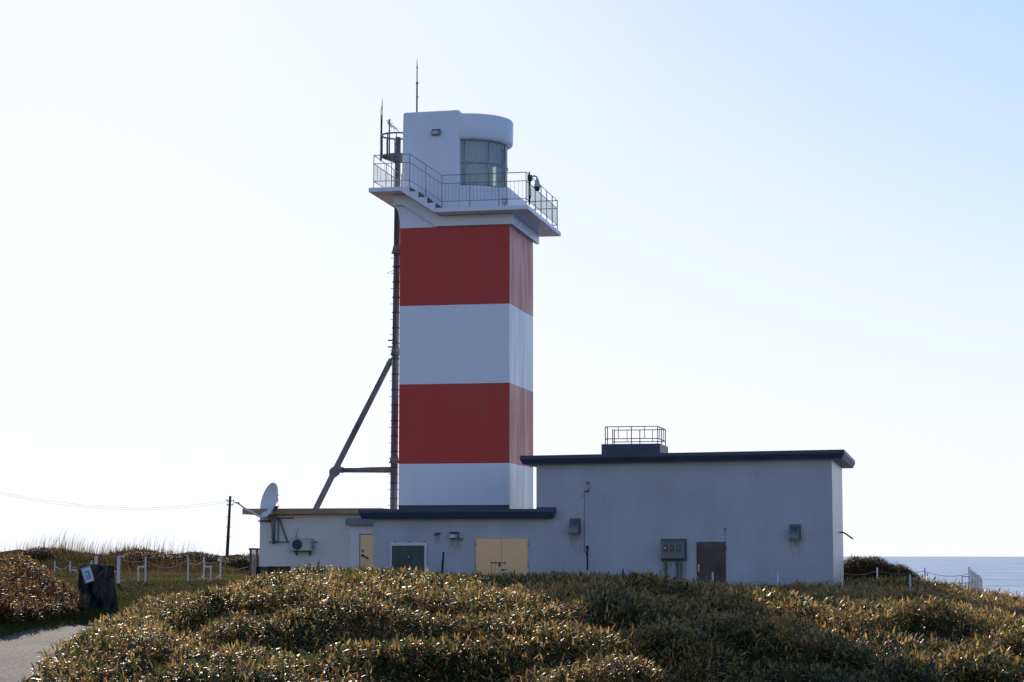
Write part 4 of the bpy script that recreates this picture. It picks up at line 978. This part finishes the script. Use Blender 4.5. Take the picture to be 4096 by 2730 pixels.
GREEN, OLIVE, RUST, STRAW, DARK = (.060, .088, .028), (.145, .15, .042), (.45, .245, .07), (.54, .37, .13), (.030, .046, .022)
PALETTE = [GREEN, OLIVE, RUST, STRAW, DARK]
BRUSH = [(.045, .05, .018), (.09, .075, .026), (.26, .13, .042), (.27, .165, .06), (.028, .024, .014)]

def bamboo(x, y, hgt, dry, nl=7, scale=1.0, cols=PALETTE):
    """plants at x,y: leaves in a loose whorl round the culm's upper half"""
    n = len(x); z = ground(x, y); parts = []
    tilt_az = rng.uniform(0, 6.28, n); tilt = rng.normal(0, .12, n)
    for k in range(nl):
        t = (k + rng.uniform(0, .8, n)) / nl
        hz = hgt * (.35 + .65 * t)
        b = np.stack([x + np.cos(tilt_az) * tilt * hz, y + np.sin(tilt_az) * tilt * hz, z + hz], 1)
        b[:, :2] += rng.normal(0, .03, (n, 2))
        az = rng.uniform(0, 6.28, n)
        el = np.clip(rng.normal(.25, .35, n) + t * .55, -.6, 1.45)
        up = (t > .8) & (rng.random(n) < .36); el = np.where(up, rng.uniform(.9, 1.45, n), el)
        ln = rng.uniform(.11, .25, n) * scale * np.clip(1 + .22 * fbm(x, y, .7, 77), .6, 1.4); wd = ln * rng.uniform(.18, .28, n)
        dr = rng.uniform(.3, 1.3, n) * np.where(up, .4, 1)
        pr = np.clip(dry + .30 * (t - .5), .02, .95); r_ = rng.random(n)
        idx = np.where(r_ < pr * np.where(dry > .62, .38, .60), 2, np.where(r_ < pr, 3, np.where(rng.random(n) < .42, 1, np.where(rng.random(n) < .35, 4, 0))))
        parts.append(leaves(b, az, el, dr, ln, wd, pal(cols, idx), rng.normal(0, .35, n)))
    return parts

M['leaf'] = leaf_mat('bamboo leaf', .30, .48, .22)
M['dryleaf'] = leaf_mat('dry leaf', .5, .45, .35)
M['grassb'] = leaf_mat('grass blade', .8, .32, 0)

x, y = scatter(-13, 22, 40.5, 76, 72)
u_, v_ = uv_of(x, y)
back = np.where(x < -4, 67.0, 99)
ok = in_view(x, y, 4) & (x > path_right(y) + .25 + .25 * fbm(x, y, 1.1, 4)) & (y < back) & clear_of_buildings(x, y, .25) & ((v_ < BV - .2) | (u_ > 12.6)) & (v_ < -4.6 + .5 * fbm(x, y, .8, 8)) & ~((y > 66) & (x < -6))
ok &= ~((np.abs(x - bx) < .75) & (y > 68.8))
x, y = x[ok], y[ok]
hg = .40 + .10 * fbm(x, y, .9, 1) + rng.normal(0, .05, len(x)); hg = np.clip(hg, .18, .75)
dry = np.clip(.42 + .34 * fbm(x, y, .45, 2), .08, .8) + .22 * sstep(y, 55, 62) * sstep(x, -1, 3)
bam = bamboo(x, y, hg, dry)
# dead stalks standing out of the leaves, more of them beside the path
k_ = (rng.random(len(x)) < .018) | ((x < path_right(y) + 1.4) & (y < 54) & (rng.random(len(x)) < .06)); sx_, sy_ = x[k_], y[k_]; n = len(sx_)
bam.append(blades(np.stack([sx_, sy_, ground(sx_, sy_)], 1), rng.uniform(0, 6.28, n), hg[k_] + rng.uniform(.1, .5, n), rng.uniform(.008, .013, n), rng.uniform(0, .4, n), rng.uniform(.1, .9, n), pal([(.24, .17, .09), (.10, .07, .04), (.36, .28, .15)], rng.integers(0, 3, n))))
plant_obj('bamboo_grass', bam, M['leaf'], label='knee high dwarf bamboo with green and orange leaves covering the mound', cat='ground cover')
NB = len(x)

# brush on the bank at the left of the path
x, y = scatter(-24, -12, 51, 69, 85)
ok = in_view(x, y, 3) & (x < path_left(y) - .3 - .25 * fbm(x, y, 1.0, 5)) & (((x + 18.5) / 6.4) ** 2 + ((y - 60) / 8.0) ** 2 < 1.0)
x, y = x[ok], y[ok]
plant_obj('dry_brush', bamboo(x, y, np.clip(.42 + .14 * fbm(x, y, 1.1, 6), .15, .8), np.clip(.82 + .15 * fbm(x, y, .7, 7), .4, .95), 8, 1.0, BRUSH), M['dryleaf'], label='rusty brown brush on the bank left of the path', cat='ground cover')

# short grass on the flat and along the path
GG = [(.06, .11, .022), (.12, .14, .04), (.20, .155, .065), (.28, .215, .10), (.14, .09, .04)]
parts = []
x, y = scatter(-32, -3, 64, 104, 170)
ok = in_view(x, y, 4) & clear_of_buildings(x, y) & (~in_path(x, y)); x, y = x[ok], y[ok]; n = len(x)
g_ = fbm(x, y, .5, 21); r_ = rng.random(n) + g_ * .35
idx = np.where(r_ < .15, 0, np.where(r_ < .42, 1, np.where(r_ < .7, 2, 3)))
parts.append(blades(np.stack([x, y, ground(x, y)], 1), rng.uniform(0, 6.28, n), rng.uniform(.04, .11, n), rng.uniform(.008, .02, n), rng.uniform(.3, 1.2, n), rng.uniform(.1, .8, n), pal(GG, idx)))
x, y = scatter(-15.5, -12.0, 46, 69, 420)
dd_ = path_left(y) - x
ok = (dd_ > -.15 + .1 * fbm(x, y, 1.5, 3)) & (dd_ < 1.3 + .4 * fbm(x, y, .9, 31)) & in_view(x, y, 2); x, y = x[ok], y[ok]; n = len(x); dd_ = dd_[ok]
idx = np.where(rng.random(n) < np.clip(.95 - dd_ * .35, .2, 1), np.where(rng.random(n) < .7, 0, 1), np.where(rng.random(n) < .5, 2, 4))
parts.append(blades(np.stack([x, y, ground(x, y)], 1), rng.uniform(0, 6.28, n), rng.uniform(.07, .22, n), rng.uniform(.008, .016, n), rng.uniform(.1, .7, n), rng.uniform(.1, .8, n), pal(GG, idx)))
plant_obj('grass', parts, M['grassb'], label='short green and straw coloured grass on the flat and along the path', cat='grass')

# tall dry grass and scrub on the dune line
parts = []
DG = [(.06, .055, .022), (.11, .085, .035), (.15, .09, .042), (.20, .14, .075), (.085, .058, .03)]
x, y = scatter(-34, -5, 84, 122, 75)
f_ = fbm(x, y, .45, 41); ok = in_view(x, y, 3) & clear_of_buildings(x, y) & (rng.random(len(x)) < .5 + .5 * f_) & (y > 90 + 3 * fbm(x, y, .35, 44)); x, y = x[ok], y[ok]; n = len(x)
f_ = fbm(x, y, .45, 41); h_ = np.clip(.30 + .28 * fbm(x, y, .8, 42), .08, .95)
idx = np.where(rng.random(n) < .35 + .3 * f_, 4, np.where(rng.random(n) < .6, 2, np.where(rng.random(n) < .4, 0, 3)))
parts.append(blades(np.stack([x, y, ground(x, y)], 1), rng.uniform(0, 6.28, n), h_ * rng.uniform(.4, 1.2, n), rng.uniform(.015, .04, n), rng.uniform(.0, .7, n), rng.uniform(.1, 1.0, n), pal(DG, idx, .3)))
x, y = scatter(-34, -7, 98, 116, 11)
p_ = np.clip(.10 + .35 * fbm(x, y, .5, 45), 0, .8) + .45 * sstep(-x, 15, 20); ok = rng.random(len(x)) < p_; x, y = x[ok], y[ok]; n = len(x)
parts.append(blades(np.stack([x, y, ground(x, y)], 1), rng.normal(.3, .7, n), rng.uniform(.45, 1.35, n), rng.uniform(.010, .020, n), rng.uniform(.0, .16, n), rng.uniform(.05, .5, n), pal(DG, np.where(rng.random(n) < .5, 3, 2))))
plant_obj('dune_grass', parts, M['grassb'], label='tall dry grass along the skyline of the dunes', cat='grass')

def shrub(name, label, cx, cy, rx_, ry_, h, n, seed, cols, flat=.35):
    r_ = np.random.default_rng(seed)
    a = r_.uniform(0, 6.28, n); rr = np.sqrt(r_.uniform(0, 1, n)); x = cx + rx_ * rr * np.cos(a); y = cy + ry_ * rr * np.sin(a)
    top = h * np.clip(1 - rr ** 3.2, 0, 1) ** .6 * (1 + .24 * fbm(x, y, 1.3, seed)) ; gz_ = ground(x, y)
    zz = gz_ + top * (.25 + .75 * r_.uniform(0, 1, n) ** .4)
    base = np.stack([x, y, zz], 1); idx = r_.integers(0, len(cols), n)
    L_ = leaves(base, r_.uniform(0, 6.28, n), r_.normal(.35, .5, n), r_.uniform(.2, 1.2, n), r_.uniform(.10, .22, n), r_.uniform(.016, .034, n), pal(cols, idx), r_.normal(0, .4, n))
    k = n // 10; sx, sy = x[:k], y[:k]
    S_ = blades(np.stack([sx, sy, gz_[:k]], 1), r_.uniform(0, 6.28, k), top[:k] * 1.05 + .1, np.full(k, .014), r_.uniform(0, .25, k), r_.uniform(0, .4, k), pal(cols, idx[:k]))
    return plant_obj(name, [L_, S_], M['dryleaf'], None, label, 'shrub', (cx, cy, float(ground(np.array([cx]), np.array([cy]))[0])))
SH = [(.06, .045, .02), (.10, .065, .03), (.05, .055, .02), (.16, .10, .045), (.07, .05, .025)]
sx0, sx1 = X_of(1925, 88), X_of(2085, 88)
shrub('shrub', 'rounded brown shrub mound behind the right corner of the block, against the sea', (sx0 + sx1) / 2, 88, (sx1 - sx0) / 2 + .7, 1.8, 1.12, 20000, 51, SH)
shrub('shrub', 'lower loose tawny shrub at the right foot of the brown mound', X_of(2110, 85), 85, .9, 1.0, .62, 4000, 52, [(.2, .12, .05), (.12, .08, .035), (.06, .06, .02)])
for i, (c_, Y_, w, h, lab) in enumerate(((1075, 0, 0, 0, None), (490, 106, 2.2, .62, 'dark scrub mound on the skyline behind the grass, left of the utility pole'), (330, 106, 2.6, .42, 'low dark scrub on the dune above the thick clear post'), (85, 100, .8, .6, 'dark tuft of scrub standing up on the dune at the far left'), (575, 102, 1.3, .5, 'dark scrub behind the wire fence beside the annex'))):
    if lab: shrub('shrub', lab, X_of(c_, Y_), Y_, w, 1.2, h, 5200, 60 + i, SH if i != 3 else [(.20, .12, .05), (.14, .09, .04), (.10, .08, .035)])

# tawny grass between the fence and the sea at the right
x, y = scatter(12.5, 21, 70, 90, 60)
u_, v_ = uv_of(x, y); ok = in_view(x, y, 2) & (u_ > 12.7) & (v_ > -4.2) & (x < 18.6) ; x, y = x[ok], y[ok]; n = len(x)
idx = np.where(rng.random(n) < .3, 0, np.where(rng.random(n) < .5, 2, 3))
plant_obj('coast_grass', [blades(np.stack([x, y, ground(x, y)], 1), rng.uniform(0, 6.28, n), rng.uniform(.18, .5, n), rng.uniform(.014, .03, n), rng.uniform(.1, .6, n), rng.uniform(.1, .9, n), pal(GG, idx))], M['grassb'], label='tawny grass between the seaward posts and the block', cat='grass')
